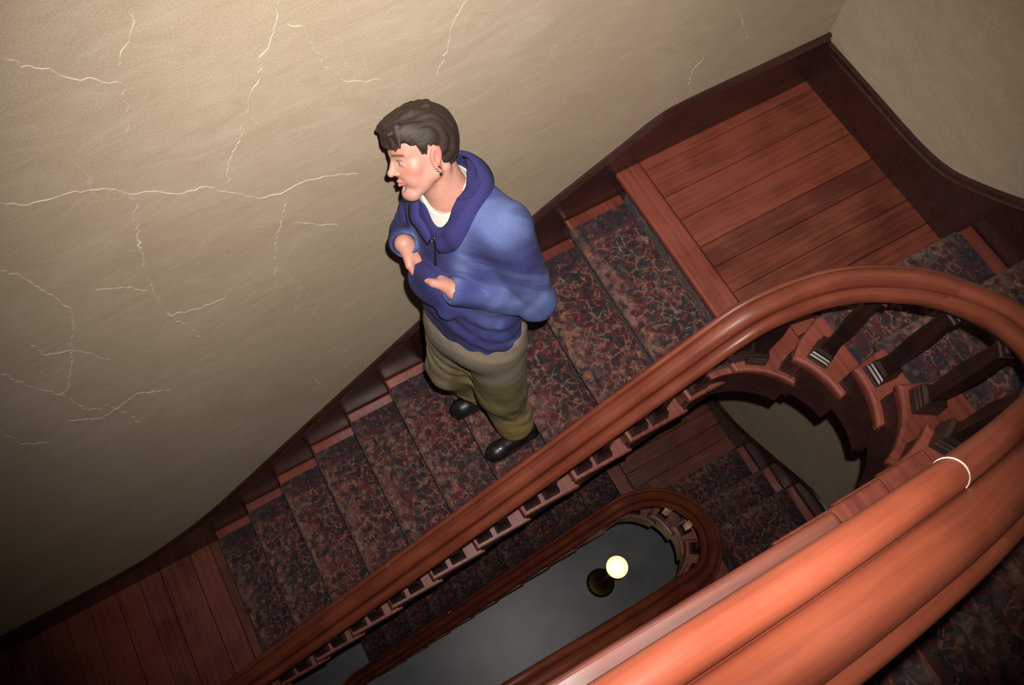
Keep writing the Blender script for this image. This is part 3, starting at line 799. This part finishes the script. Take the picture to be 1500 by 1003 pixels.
def build_head():
    F = Field((-.15, -.12, -.26), (.15, .16, .17), .0024)
    F.ell((-.014, 0, .046), (.100, .078, .088), .01)
    F.ell((.034, 0, -.022), (.066, .062, .082), .03)
    F.ell((.045, 0, .040), (.052, .060, .045), .02)
    for s_ in (1, -1):
        F.cone((-.002, .053 * s_, -.055), (.062, .020 * s_, -.106), .020, .019, .02)
        F.cone((-.004, .058 * s_, -.01), (-.002, .054 * s_, -.06), .016, .018, .02)
        F.sph((.052, .043 * s_, -.024), .020, .02)
        F.sph((.060, .028 * s_, -.062), .021, .02)
        F.cone((.088, .012 * s_, .020), (.066, .046 * s_, .019), .0085, .008, .012)
        F.sph((.100, .033 * s_, -.004), .0135, .012, 'sub')
    F.sph((.078, 0, -.106), .020, .02); F.cone((.07, -.012, -.110), (.07, .012, -.110), .018, .018, .015)
    F.cone((.090, 0, .012), (.112, 0, -.030), .0075, .0105, .010)
    F.sph((.1145, 0, -.031), .0100, .006)
    for s_ in (1, -1):
        F.sph((.101, .0125 * s_, -.0345), .0075, .006)
        F.sph((.106, .006 * s_, -.043), .004, .003, 'sub')
        F.sph((.0795, .032 * s_, -.001), .0128, .002)
        F.cone((.090, .020 * s_, .0085), (.080, .044 * s_, .0055), .0035, .0035, .003)
        F.cone((.089, .021 * s_, -.0115), (.081, .043 * s_, -.010), .003, .003, .004)
        # lips
        F.cone((.0985, .003 * s_, -.0605), (.087, .021 * s_, -.0665), .0048, .003, .004)
        F.cone((.0965, .0 * s_, -.0735), (.086, .019 * s_, -.0690), .0058, .003, .004)
        F.cone((.1045, 0, -.0668), (.089, .021 * s_, -.0680), .0018, .0018, .002, 'sub')
        # ear
        Re = np.array([[math.cos(.25), 0, -math.sin(.25)], [0, 1, 0], [math.sin(.25), 0, math.cos(.25)]])
        c = np.array((-.012, .077 * s_, -.006))
        F.ell(c, (.0185, .0085, .033), .006, Re)
        F.ell(c + (.001, .0085 * s_, .002), (.0105, .0075, .020), .004, Re, 'sub')
        F.cone(c + (-.004, .004 * s_, .018), c + (-.006, .004 * s_, -.008), .003, .003, .003)
        F.sph(c + (.008, -.001 * s_, -.029), .0075, .006)
    F.sph((.092, 0, -.086), .008, .012, 'sub')
    nb = to_local(NECK)
    F.cone((-.030, 0, -.02), nb + np.array((.0, 0, 0)), .054, .062, .025)
    F.cone((.02, .012, -.085), nb + np.array((.045, .0, .0)), .022, .034, .03)
    F.cone((-.045, .050, -.055), nb + np.array((.04, .012, -.01)), .014, .012, .015)
    V, Q = F.nets()
    x, y, z = V.T
    c = np.tile(np.array((.50, .25, .19)), (len(V), 1))
    nzv = np.sin(x * 190 + 3 * np.sin(y * 150)) * np.sin(z * 170 + 2 * np.sin(x * 120))
    c *= (1 + .03 * nzv)[:, None]
    c = mixc(c, (.60, .20, .155), .55 * np.exp(-(((x - .06) / .03) ** 2 + ((np.abs(y) - .045) / .02) ** 2 + ((z + .03) / .03) ** 2)))       # cheeks
    c = mixc(c, (.60, .17, .14), .7 * sm(np.abs(y), .070, .080) * (np.abs(z) < .05) * (x < .02))                                      # ears
    c = mixc(c, (.42, .23, .18), .35 * sm(-z, .055, .085) * sm(x, .0, .04))                                                           # stubble
    c = mixc(c, (.50, .13, .12), .85 * np.exp(-(((z + .0668) / .0075) ** 2)) * (np.abs(y) < .0215) * sm(x, .078, .086))               # lips
    brow = np.exp(-(((z - (.0225 - .14 * np.maximum(np.abs(y) - .034, 0) + .0 * y)) / .0042) ** 2)) * sm(np.abs(y), .008, .014) * (1 - sm(np.abs(y), .048, .056)) * (x > .05)
    c = mixc(c, (.055, .030, .020), .92 * np.clip(brow, 0, 1))
    ey = np.abs(y) - .032; dd = np.sqrt(ey ** 2 + ((z + .001) / .75) ** 2)
    eye = (1 - sm(dd, .0085, .0105)) * (x > .074)
    c = mixc(c, (.34, .28, .26), eye)
    di = np.sqrt((ey + .001) ** 2 + (z + .002) ** 2)
    c = mixc(c, (.06, .085, .085), (1 - sm(di, .0046, .0056)) * (x > .078)); c = mixc(c, (.01, .01, .01), (1 - sm(di, .0020, .0028)) * (x > .078))
    lash = np.exp(-(((z - (.0062 - 9 * ey ** 2 * 1.2)) / .0020) ** 2)) * (np.abs(ey) < .014) * (x > .07)
    c = mixc(c, (.05, .03, .022), .8 * np.clip(lash, 0, 1))
    c = mixc(c, (.60, .19, .15), .45 * np.exp(-((x - .113) ** 2 + y ** 2 + (z + .031) ** 2) / .012 ** 2))
    return (HR @ (V.T * HS)).T + HO, Q, c

# torso frame
TF = np.array((-.92, -.39, 0)); TF /= np.linalg.norm(TF); TL = np.array((-TF[1], TF[0], 0))     # facing, his left
TH = [.80, .92, 1.00, 1.10, 1.20, 1.30, 1.40, 1.46, 1.51, 1.55]
TCx = [-.828, -.826, -.825, -.822, -.814, -.802, -.788, -.784, -.784, -.784]
TCy = [-.400, -.398, -.390, -.372, -.346, -.314, -.284, -.266, -.250, -.238]
TA = [.168, .166, .166, .168, .168, .166, .162, .156, .135, .09]     # half width
TB = [.118, .116, .118, .124, .126, .122, .108, .096, .080, .065]     # half depth
def torso(F, k, grow=0.0, zlo=.84, zhi=1.56, folds=0.0):
    sl, X, Y, Z = F.box(W(-1.15, -.70, .7), W(-.45, 0.0, 1.62))
    h = Z - ZP
    cx, cy = np.interp(h, TH, TCx), np.interp(h, TH, TCy); a = np.interp(h, TH, TA) + grow; b = np.interp(h, TH, TB) + grow
    u = (X - cx) * TL[0] + (Y - cy) * TL[1]; v = (X - cx) * TF[0] + (Y - cy) * TF[1]
    q = (np.abs(u / a) ** 2.3 + np.abs(v / b) ** 2.3) ** (1 / 2.3)
    d = (q - 1) * np.minimum(a, b) * .9
    d = np.maximum(d, np.maximum((zlo + .06 * (u + .05) * 0) - h, h - zhi) * .8)
    F.put(sl, d, k, 'add')
def tpt(u, h, out=0.0, back=False):
    """point on the front of the torso at lateral u (his left +), height h"""
    cx, cy = np.interp(h, TH, TCx), np.interp(h, TH, TCy); a = np.interp(h, TH, TA); b = np.interp(h, TH, TB)
    v = b * max(0, 1 - abs(u / a) ** 2.3) ** (1 / 2.3) + out
    p = np.array((cx, cy, ZP + h)) + TL * u + TF * (-v if back else v); return p

SHL, SHR = W(-.712, -.405, 1.462), W(-.822, -.140, 1.375)
ELL, ELR = W(-.672, -.508, 1.165), W(-.890, -.108, 1.14)
WRL, WRR = tpt(.086, 1.325, .030), tpt(-.108, 1.345, .030)
ZU = np.array((0, 0, 1.0))
DL = -TL * .86 - TF * .22 - ZU * .42; DR = TL * .62 - TF * .16 - ZU * .72     # where the fingers point, into the pouch

def hand(F, wr, d, thumb_dir, elbow, s=.95):
    """wrist -> finger tips; four fingers of unequal length, thumb leaving the side of the palm"""
    wr = np.array(wr); d = np.array(d, float); d /= np.linalg.norm(d)
    sd = np.array(thumb_dir, float); sd -= (sd @ d) * d; sd /= np.linalg.norm(sd); n = np.cross(d, sd)
    if n @ TF < 0: n = -n          # n points out of the back of the hand
    fa = np.array(elbow) - wr; fa /= np.linalg.norm(fa)
    kn = wr + d * .082 * s
    F.cone(wr + fa * .06, wr, .026, .024, .01); F.cone(wr, wr + d * .02, .025, .025, .012)
    for o in (.028, .010, -.010, -.027):
        F.cone(wr + d * .012 + sd * o * .55 * s, kn + sd * o * s - n * .002, .0145 * s, .0122 * s, .012)
    F.ell(wr + d * .048 * s, (.040 * s, .032 * s, .0165 * s), .012, np.stack([d, sd, n], 1))
    for j, (o, L) in enumerate(((.028, .066), (.010, .076), (-.010, .071), (-.027, .055))):
        r = (.0092 - .0006 * j) * s; a = kn + sd * o * s; L *= s
        b = a + d * L * .42 - n * .010; c = b + d * L * .28 - n * .016; e = c + d * L * .10 - n * .016
        F.cone(a, b, r + .001, r, .004); F.cone(b, c, r, r * .93, .003); F.cone(c, e, r * .93, r * .82, .003)
    t0 = wr + d * .020 + sd * .020 + n * .004; t1 = t0 + d * .026 + sd * .022 + n * .010; t2 = t1 + d * .030 + sd * .007 + n * .004; t3 = t2 + d * .020 - sd * .001
    F.cone(t0, t1, .0155 * s, .0125 * s, .010); F.cone(t1, t2, .0120 * s, .0108 * s, .004); F.cone(t2, t3, .0108 * s, .0085 * s, .003)
    return t3, d, sd, n

def build_body():
    parts = [build_head()]
    skin = np.array((.50, .25, .19))
    # hands with wrists and forearms
    for wr, dd_, th, el in ((WRL, DL, ZU * .9 + TF * .55, ELL), (WRR, DR, TL * .5 + TF * .75 + ZU * .35, ELR)):
        F = Field(wr - .20, wr + .20, .0028)
        t3, d, sd, n = hand(F, wr, dd_, th, el)
        V, Q = F.nets()
        c = np.tile(np.array((.50, .24, .18)), (len(V), 1))
        rel = V - wr; c = mixc(c, (.60, .20, .15), .4 * np.exp(-(((rel @ d) - .085) / .014) ** 2))
        nail = np.exp(-(np.linalg.norm(V - (t3 + n * .006), axis=1) / .0065) ** 2); c = mixc(c, (.66, .38, .33), np.clip(nail, 0, 1))
        parts.append((V, Q, c))
    # trunk, arms and legs under the clothes
    F = Field(W(-1.05, -.72, -.02), W(-.50, -.02, 1.56), .009)
    for h0, h1 in ((.95, 1.15), (1.15, 1.38)):
        F.ell(W(np.interp((h0 + h1) / 2, TH, TCx), np.interp((h0 + h1) / 2, TH, TCy), (h0 + h1) / 2), (.085, .085, .18), .05)
    F.cone(W(-.795, -.275, 1.36), NECK, .080, .05, .04)
    for s_, e_, w_ in ((SHL, ELL, WRL), (SHR, ELR, WRR)):
        F.cone(W(-.79, -.26, 1.40), s_, .06, .045, .03); F.cone(s_, e_, .042, .034, .02); F.cone(e_, w_, .034, .025, .02)
    for hp, kn, an in LEGS:
        F.cone(hp, kn, .065, .045, .04); F.cone(kn, an, .042, .03, .02)
    V, Q = F.nets(); parts.append((V, Q, np.tile(skin, (len(V), 1))))
    VV, QQ, CC, o = [], [], [], 0
    for V, Q, c in parts: VV.append(V); QQ.append(Q + o); CC.append(c); o += len(V)
    return np.concatenate(VV) - RT, np.concatenate(QQ), np.concatenate(CC)
HIPL, HIPR = W(-.790, -.462, .93), W(-.862, -.338, .93)
KNL, KNR = W(-.800, -.512, .52), W(-.915, -.345, .53)
ANL, ANR = W(-.768, -.560, .12), W(-.800, -.365, .12)
LEGS = ((HIPL, KNL, ANL), (HIPR, KNR, ANR))
def pobj(name, V, Q, mat, tint=None, parent=person, label=None):
    o = bpy.data.objects.new(name, np_mesh(name, V, Q, tint)); COL.objects.link(o); o.data.materials.append(mat); o.parent = parent
    if label: o['label'] = label
    return o
V, Q, c = build_body(); pobj('body', V, Q, M['skin'], c)

# --- hair
def build_hair():
    F = Field((-.16, -.125, -.10), (.16, .125, .18), .0026)
    F.ell((-.018, 0, .046), (.107, .084, .096), .01)
    F.ell((.048, 0, .086), (.060, .066, .042), .03)
    F.ell((-.05, 0, .0), (.068, .070, .075), .03)
    rnd = random.Random(11)
    for i in range(40):      # swept tufts over the crown and the fringe
        y0 = rnd.uniform(-.045, .045); x0 = rnd.uniform(-.07, .06)
        zz = .046 + .096 * math.sqrt(max(0, 1 - ((x0 + .018) / .112) ** 2 - (y0 / .090) ** 2)) + .001
        a = np.array((x0, y0, zz)); b = a + np.array((.045, rnd.uniform(-.014, .006), -.010 + rnd.uniform(-.01, .006)))
        F.cone(a, b, .0045, .0020, .012)
    for i in range(26):      # fringe locks falling over the forehead
        y0 = -.058 + .116 * i / 25; e = 1 - (y0 / .075) ** 2
        a = np.array((.040 + .050 * math.sqrt(e), y0 * .9, .104)); b = np.array((.052 + .050 * math.sqrt(e), y0 * 1.04 - .008 + rnd.uniform(-.006, .006), .046 + rnd.uniform(-.010, .008)))
        F.cone(a, b, .010, .0026, .007)
    X, Y, Z = F.grid()
    # trimmed outline: fringe, temple, round the ear, nape
    cut = np.interp(X, [-.2, -.055, -.034, -.030, .006, .012, .030, .040, .060, .2], [-.066, -.062, -.030, .020, .030, .004, .010, .042, .030, .030])
    cut = cut + .004 * np.sin(Y * 330 + X * 90) + .003 * np.sin(X * 410)
    F.F = np.maximum(F.F, (cut - Z) * .6)
    nz_ = np.sin(Y * 520 + X * 60 + .9 * np.sin(X * 45 + Z * 30)) * .0007 + np.sin(Y * 250 + X * 70 + Z * 40) * .0011 + np.sin(Y * 130 + X * 30) * .0012
    F.F += nz_.astype(np.float32)
    V, Q = F.nets()
    x, y, z = V.T
    g = .5 + .5 * np.sin(y * 520 + x * 60 + .9 * np.sin(x * 45 + z * 30))
    c = np.tile(np.array((.024, .013, .009)), (len(V), 1)) * (.75 + .5 * g)[:, None]
    return (HR @ (V.T * HS)).T + HO - RT, Q, c
V, Q, c = build_hair(); pobj('hair', V, Q, M['hair'], c, label='short dark brown hair with a brushed fringe')

# --- earring on the near ear
def ball(name, c, r, mat, sc=(1, 1, 1)):
    bm = bmesh.new(); bmesh.ops.create_uvsphere(bm, u_segments=12, v_segments=8, radius=r)
    for v in bm.verts: v.co = Vector((v.co.x * sc[0], v.co.y * sc[1], v.co.z * sc[2])) + Vector(np.array(c) - RT)
    me = bm_mesh(name, bm); o = bpy.data.objects.new(name, me); COL.objects.link(o); me.materials.append(mat); o.parent = person
    me.polygons.foreach_set('use_smooth', [True] * len(me.polygons)); return o
def hp(a, b, c_): return HO + HR @ (np.array((a, b, c_)) * HS)
lob = hp(-.002, .086, -.036)
def tube(name, pts, r, mat, n=8):
    pts = [Vector(p - RT) for p in pts]; prof = [(r * math.cos(2 * math.pi * j / n), r * math.sin(2 * math.pi * j / n)) for j in range(n)]
    o = bpy.data.objects.new(name, sweep_me(name, pts, prof)); COL.objects.link(o); o.data.materials.append(mat); o.parent = person
    o.data.polygons.foreach_set('use_smooth', [True] * len(o.data.polygons)); return o
ring = [hp(-.004 + .007 * math.cos(t), .088 + .001 * math.sin(t), -.043 + .008 * math.sin(t)) for t in np.linspace(0, 6.3, 13)]
er = tube('earring', ring, .0014, M['silver'])
ball('earring_pendant', hp(-.006, .089, -.060), .0036, M['shoe'], (1, 1, 1.7))

# --- jacket
def build_jacket():
    F = Field(W(-1.12, -.66, .76), W(-.52, -.012, 1.60), .0042)
    torso(F, .02, .0)
    for s_, e_, w_, a in ((SHL, ELL, WRL, 1), (SHR, ELR, WRR, 0)):
        F.cone(W(-.785, -.258, 1.43), s_, .064, .070 if a else .056, .05)
        F.cone(s_, e_, .074 if a else .060, .062 if a else .056, .022)
        F.cone(e_, w_ - (w_ - e_) * .03, .056, .042, .006)
        d = (w_ - e_) / np.linalg.norm(w_ - e_)
        F.cone(w_ - d * .026, w_ - d * .006, .041, .042, .006)
        F.sph(e_, .060, .02)
        F.cone(w_ + d * .010, w_ + d * .05, .031, .031, .006, 'sub')
    # pouch pockets on the front
    RB = np.stack([TL, TF, ZU], 1)
    F.ell(tpt(-.024, 1.250, -.002), (.078, .046, .090), .010, RB)
    F.cone(tpt(.036, 1.295, -.002), tpt(.034, 1.20, -.004), .036, .034, .012)
    # neck opening
    F.cone(tpt(.012, 1.435, .025), tpt(0, 1.56, -.03), .010, .066, .01, 'sub')
    F.cone(NECK - np.array((0, 0, .02)), NECK + np.array((-.03, .05, .12)), .072, .080, .006, 'sub')
    X, Y, Z = F.grid(); h = Z - ZP
    # soft folds: sleeve creases, waist gathers
    f = .0028 * np.sin(70 * h + 26 * X - 18 * Y + 1.6 * np.sin(22 * X + 15 * h)) * np.exp(-((h - 1.16) / .16) ** 2)
    f = f + .0035 * np.sin(48 * (X * TL[0] + Y * TL[1]) + 9 * h + 1.2 * np.sin(30 * h)) * np.exp(-((h - .92) / .07) ** 2)
    f = f + .0030 * np.sin(95 * X + 30 * h) * np.exp(-(((X + .73) / .07) ** 2 + ((Y + .48) / .05) ** 2 + ((h - 1.20) / .06) ** 2))
    q1 = X * .8 - Y * .9; wq = 1.4 * np.sin(13 * h + 9 * X) + 1.1 * np.sin(17 * Y - 11 * h)
    f = f + .0022 * np.sin(62 * h + 35 * q1 + 2.2 * wq) * (.5 + .5 * np.sin(9 * h + 7 * q1)) + .0016 * np.sin(88 * q1 - 30 * h + 2.0 * wq) * (.5 + .5 * np.sin(11 * q1 - 8 * h))
    F.F += f.astype(np.float32)
    V, Q = F.nets()
    h = V[:, 2] - ZP; x, y = V[:, 0], V[:, 1]
    cx, cy = np.interp(h, TH, TCx), np.interp(h, TH, TCy); u = (x - cx) * TL[0] + (y - cy) * TL[1]; vv = (x - cx) * TF[0] + (y - cy) * TF[1]
    deep, pale, mid = np.array((.016, .014, .085)), np.array((.115, .165, .360)), np.array((.028, .032, .145))
    c = np.tile(mid, (len(V), 1))
    c = mixc(c, deep, .9 * np.exp(-((u + .02) / .055) ** 2) * (vv > 0))                              # placket
    c = mixc(c, pale, .75 * np.exp(-((u - .085) / .026) ** 2) * (vv > -.02) * sm(h, 1.24, 1.36))      # washed stripe beside the placket
    c = mixc(c, pale, .60 * np.exp(-((u + .085) / .022) ** 2) * (vv > .0) * sm(h, 1.24, 1.34))
    def spot(c, p, r, col, w): return mixc(c, col, w * np.exp(-(np.linalg.norm(V - p, axis=1) / r) ** 2))
    c = spot(c, SHL + np.array((-.01, .0, .07)), .080, pale, 1.0)
    c = spot(c, W(-.655, -.46, 1.37), .060, deep, .95)
    c = spot(c, W(-.66, -.54, 1.24), .060, pale, .8)
    c = spot(c, (WRL + ELL) / 2 + np.array((0, -.03, .02)), .075, pale, .55)
    c = spot(c, SHR + np.array((-.05, -.03, .03)), .06, pale, .4)
    st = np.sin(38 * x + 55 * y + 30 * h + 2.2 * np.sin(14 * h + 9 * x)) * np.sin(21 * h - 17 * y + 1.5 * np.sin(19 * x))
    c = mixc(c, pale, .28 * sm(st, .35, .9) * (vv < .09)); c = mixc(c, deep, .45 * sm(-st, .25, .85))
    c = mixc(c, mid, .5 * np.exp(-((h - .885) / .02) ** 2))
    wob = .5 + .5 * np.sin(31 * x + 12 * np.sin(9 * h)) * np.sin(27 * h + 8 * np.sin(11 * y))
    c = c * (.82 + .32 * wob)[:, None]
    rn = np.hypot(x + .788, y + .244); c = mixc(c, (.018, .016, .095), sm(h, 1.45, 1.49) * (1 - sm(rn, .100, .118)))
    return V - RT, Q, c
V, Q, c = build_jacket(); jk = pobj('jacket', V, Q, M['fleece'], c, label='blue washed zip jacket with pouch pockets')

def ribbon(name, inner, outer, th, mat, parent, col=None):
    """closed band between two curves, given thickness outwards from the body axis"""
    A = catmull([Vector(p) for p in inner], 6); B = catmull([Vector(p) for p in outer], 6); n = len(A); v, f = [], []
    for i in range(n):
        t = (A[min(i + 1, n - 1)] - A[max(i - 1, 0)]); w = B[i] - A[i]; nn = t.cross(w).normalized()
        if nn.dot((A[i] + B[i]) * .5 - Vector(W(-.79, -.28, 1.42))) < 0: nn = -nn
        m_ = (A[i] + B[i]) * .5 + nn * th * .8
        v += [A[i] - nn * th * .2, A[i] + nn * th, m_ + nn * th * .6, B[i] + nn * th * .7, B[i] - nn * th * .4]
    for i in range(n - 1):
        for j in range(5):
            k = (j + 1) % 5; f.append((i * 5 + j, i * 5 + k, i * 5 + 5 + k, i * 5 + 5 + j))
    f += [tuple(range(5)), tuple((n - 1) * 5 + j for j in range(5))]
    v = [p - Vector(RT) for p in v]
    me = mesh(name, v, f); bm = bmesh.new(); bm.from_mesh(me); bmesh.ops.recalc_face_normals(bm, faces=bm.faces); bm.to_mesh(me); bm.free()
    if col is not None:
        at = me.attributes.new('tint', 'FLOAT_COLOR', 'POINT'); c = np.ones((len(v), 4), np.float32); c[:, :3] = col; at.data.foreach_set('color', c.ravel())
    o = bpy.data.objects.new(name, me); COL.objects.link(o); me.materials.append(mat); o.parent = parent
    me.polygons.foreach_set('use_smooth', [True] * len(me.polygons)); return o
def nk(a, r, h):    # point around the neck, angle from facing towards his left
    a = math.radians(a); return np.array((-.788, -.244, ZP + h)) + TF * (r * math.cos(a)) + TL * (r * math.sin(a))
inn = [tpt(.014, 1.435, .008), tpt(.034, 1.462, .006), tpt(.056, 1.495, .012), nk(75, .070, 1.545), nk(125, .072, 1.560), nk(180, .072, 1.560), nk(235, .072, 1.540), nk(285, .070, 1.505), tpt(-.050, 1.475, .004), tpt(-.026, 1.455, .006), tpt(-.002, 1.435, .008)]
out = [tpt(.026, 1.400, .010), tpt(.066, 1.425, .010), tpt(.098, 1.468, .022), nk(75, .122, 1.530), nk(125, .116, 1.530), nk(180, .108, 1.515), nk(235, .110, 1.495), nk(285, .110, 1.470), tpt(-.085, 1.440, .012), tpt(-.058, 1.420, .010), tpt(-.016, 1.400, .010)]
ribbon('collar', inn, out, .007, M['fleece'], jk, (.024, .022, .125))
zp = [tpt(.006, h_, .006) for h_ in np.linspace(1.345, 1.435, 6)]
def tube2(name, pts, r, mat, parent, n=6):
    o = tube(name, pts, r, mat, n); o.parent = parent; return o
tube2('zipper', zp, .0035, M['shoe'], jk)
z = ball('zip_pull', tpt(.006, 1.425, .016), .006, M['silver'], (.7, .7, 1.6)); z.parent = jk

# --- t-shirt showing in the neck
def build_tee():
    F = Field(W(-1.0, -.45, 1.28), W(-.62, -.08, 1.58), .0036)
    torso(F, .01, -.012, 1.30, 1.50)
    F.cone(NECK - np.array((0, 0, .06)), NECK + np.array((-.012, .012, .025)), .072, .064, .02)
    F.cone(NECK + np.array((-.010, .010, .018)), NECK + np.array((-.03, .05, .12)), .058, .075, .004, 'sub')
    F.cone(NECK + TF * .03 + np.array((0, 0, .035)), NECK + TF * .06 + np.array((0, 0, .10)), .050, .065, .006, 'sub')
    V, Q = F.nets(); return V - RT, Q
V, Q = build_tee(); pobj('t_shirt', V, Q, M['tee'], label='white crew neck t-shirt')

# --- trousers
def build_trousers():
    F = Field(W(-1.10, -.72, .04), W(-.58, -.16, 1.02), .0042)
    F.ell(W(-.826, -.398, .93), (.135, .150, .15), .03)
    F.cone(HIPL, KNL, .108, .090, .05); F.cone(KNL, ANL + np.array((0, 0, .02)), .090, .076, .03)
    F.cone(HIPR, KNR, .108, .088, .05); F.cone(KNR, ANR, .088, .072, .03)
    F.cone(ANL - np.array((0, 0, .04)), ANL - np.array((0, 0, .14)), .066, .070, .004, 'sub')
    X, Y, Z = F.grid(); h = Z - ZP
    F.F = np.maximum(F.F, (.105 + .055 * np.clip((-.45 - Y) / .03, 0, 1) - h) * .8).astype(np.float32)
    wq = 1.6 * np.sin(21 * X + 9 * h) + 1.3 * np.sin(19 * Y - 13 * h + 1.0)
    f = .0048 * np.sin(46 * h + 26 * X - 30 * Y + 1.9 * wq) * (.30 + np.exp(-((h - .24) / .13) ** 2) + .7 * np.exp(-((h - .64) / .10) ** 2)) * (.6 + .4 * np.sin(16 * X + 23 * Y))
    f = f + .0026 * np.sin(60 * X + 44 * Y + 12 * h + 1.5 * wq) * (.5 + .5 * np.sin(11 * h + 5 * X))
    F.F += f.astype(np.float32)
    V, Q = F.nets(); x, y = V[:, 0], V[:, 1]; h = V[:, 2] - ZP
    grey, khaki, olive = np.array((.185, .150, .105)), np.array((.335, .240, .085)), np.array((.125, .098, .034))
    c = np.tile(grey, (len(V), 1))
    far = sm(y, -.43, -.415)
    c = mixc(c, khaki, far * sm(-h, -.80, -.74) * (1 - .8 * sm(-x, -.0, .0)) )
    c = mixc(c, khaki, sm(-h, -.43, -.37))
    c = mixc(c, olive, (1 - far) * sm(h, .40, .43) * (1 - sm(h, .74, .78)) * sm(-x, .735, .75) * .9)
    wob = .5 + .5 * np.sin(33 * x + 10 * np.sin(13 * h)) * np.sin(23 * h + 6 * np.sin(15 * y))
    c = c * (.84 + .28 * wob)[:, None]
    return V - RT, Q, c
V, Q, c = build_trousers(); tr = pobj('trousers', V, Q, M['twill'], c, label='loose two-tone khaki trousers with knee patch')

# --- shoes
def build_shoe(heel, toe):
    heel, toe = np.array(heel), np.array(toe); d = (toe - heel); L = np.linalg.norm(d); d /= L; s_ = np.array((-d[1], d[0], 0)); zz = np.array((0, 0, 1.0))
    F = Field(np.minimum(heel, toe) - (.08, .08, .04), np.maximum(heel, toe) + (.08, .08, .18), .0036)
    F.cone(heel + d * .035 + zz * .035, heel + d * .10 + zz * .038, .036, .034, .02)
    F.cone(heel + d * .09 + zz * .040, toe - d * .055 + zz * .030, .036, .034, .03)
    F.ell(toe - d * .055 + zz * .026, (.056, .042, .028), .02, np.stack([d, s_, zz], 1))
    F.cone(heel + d * .042 + zz * .05, heel + d * .05 + zz * .125, .036, .038, .02)
    F.cone(heel + d * .08 + zz * .075, toe - d * .11 + zz * .050, .030, .026, .02)
    F.cone(heel + d * .035 + zz * .010, toe - d * .045 + zz * .010, .036, .042, .006)
    X, Y, Z = F.grid(); F.F = np.maximum(F.F, (ZP + .0005) - Z + 0 * F.F).astype(np.float32)
    V, Q = F.nets(); return V - RT, Q
for hl, to in ((W(-.672, -.585, 0), W(-.930, -.600, 0)), (W(-.708, -.372, 0), W(-.968, -.352, 0))):
    V, Q = build_shoe(hl, to); so = pobj('shoe', V, Q, M['shoe'])
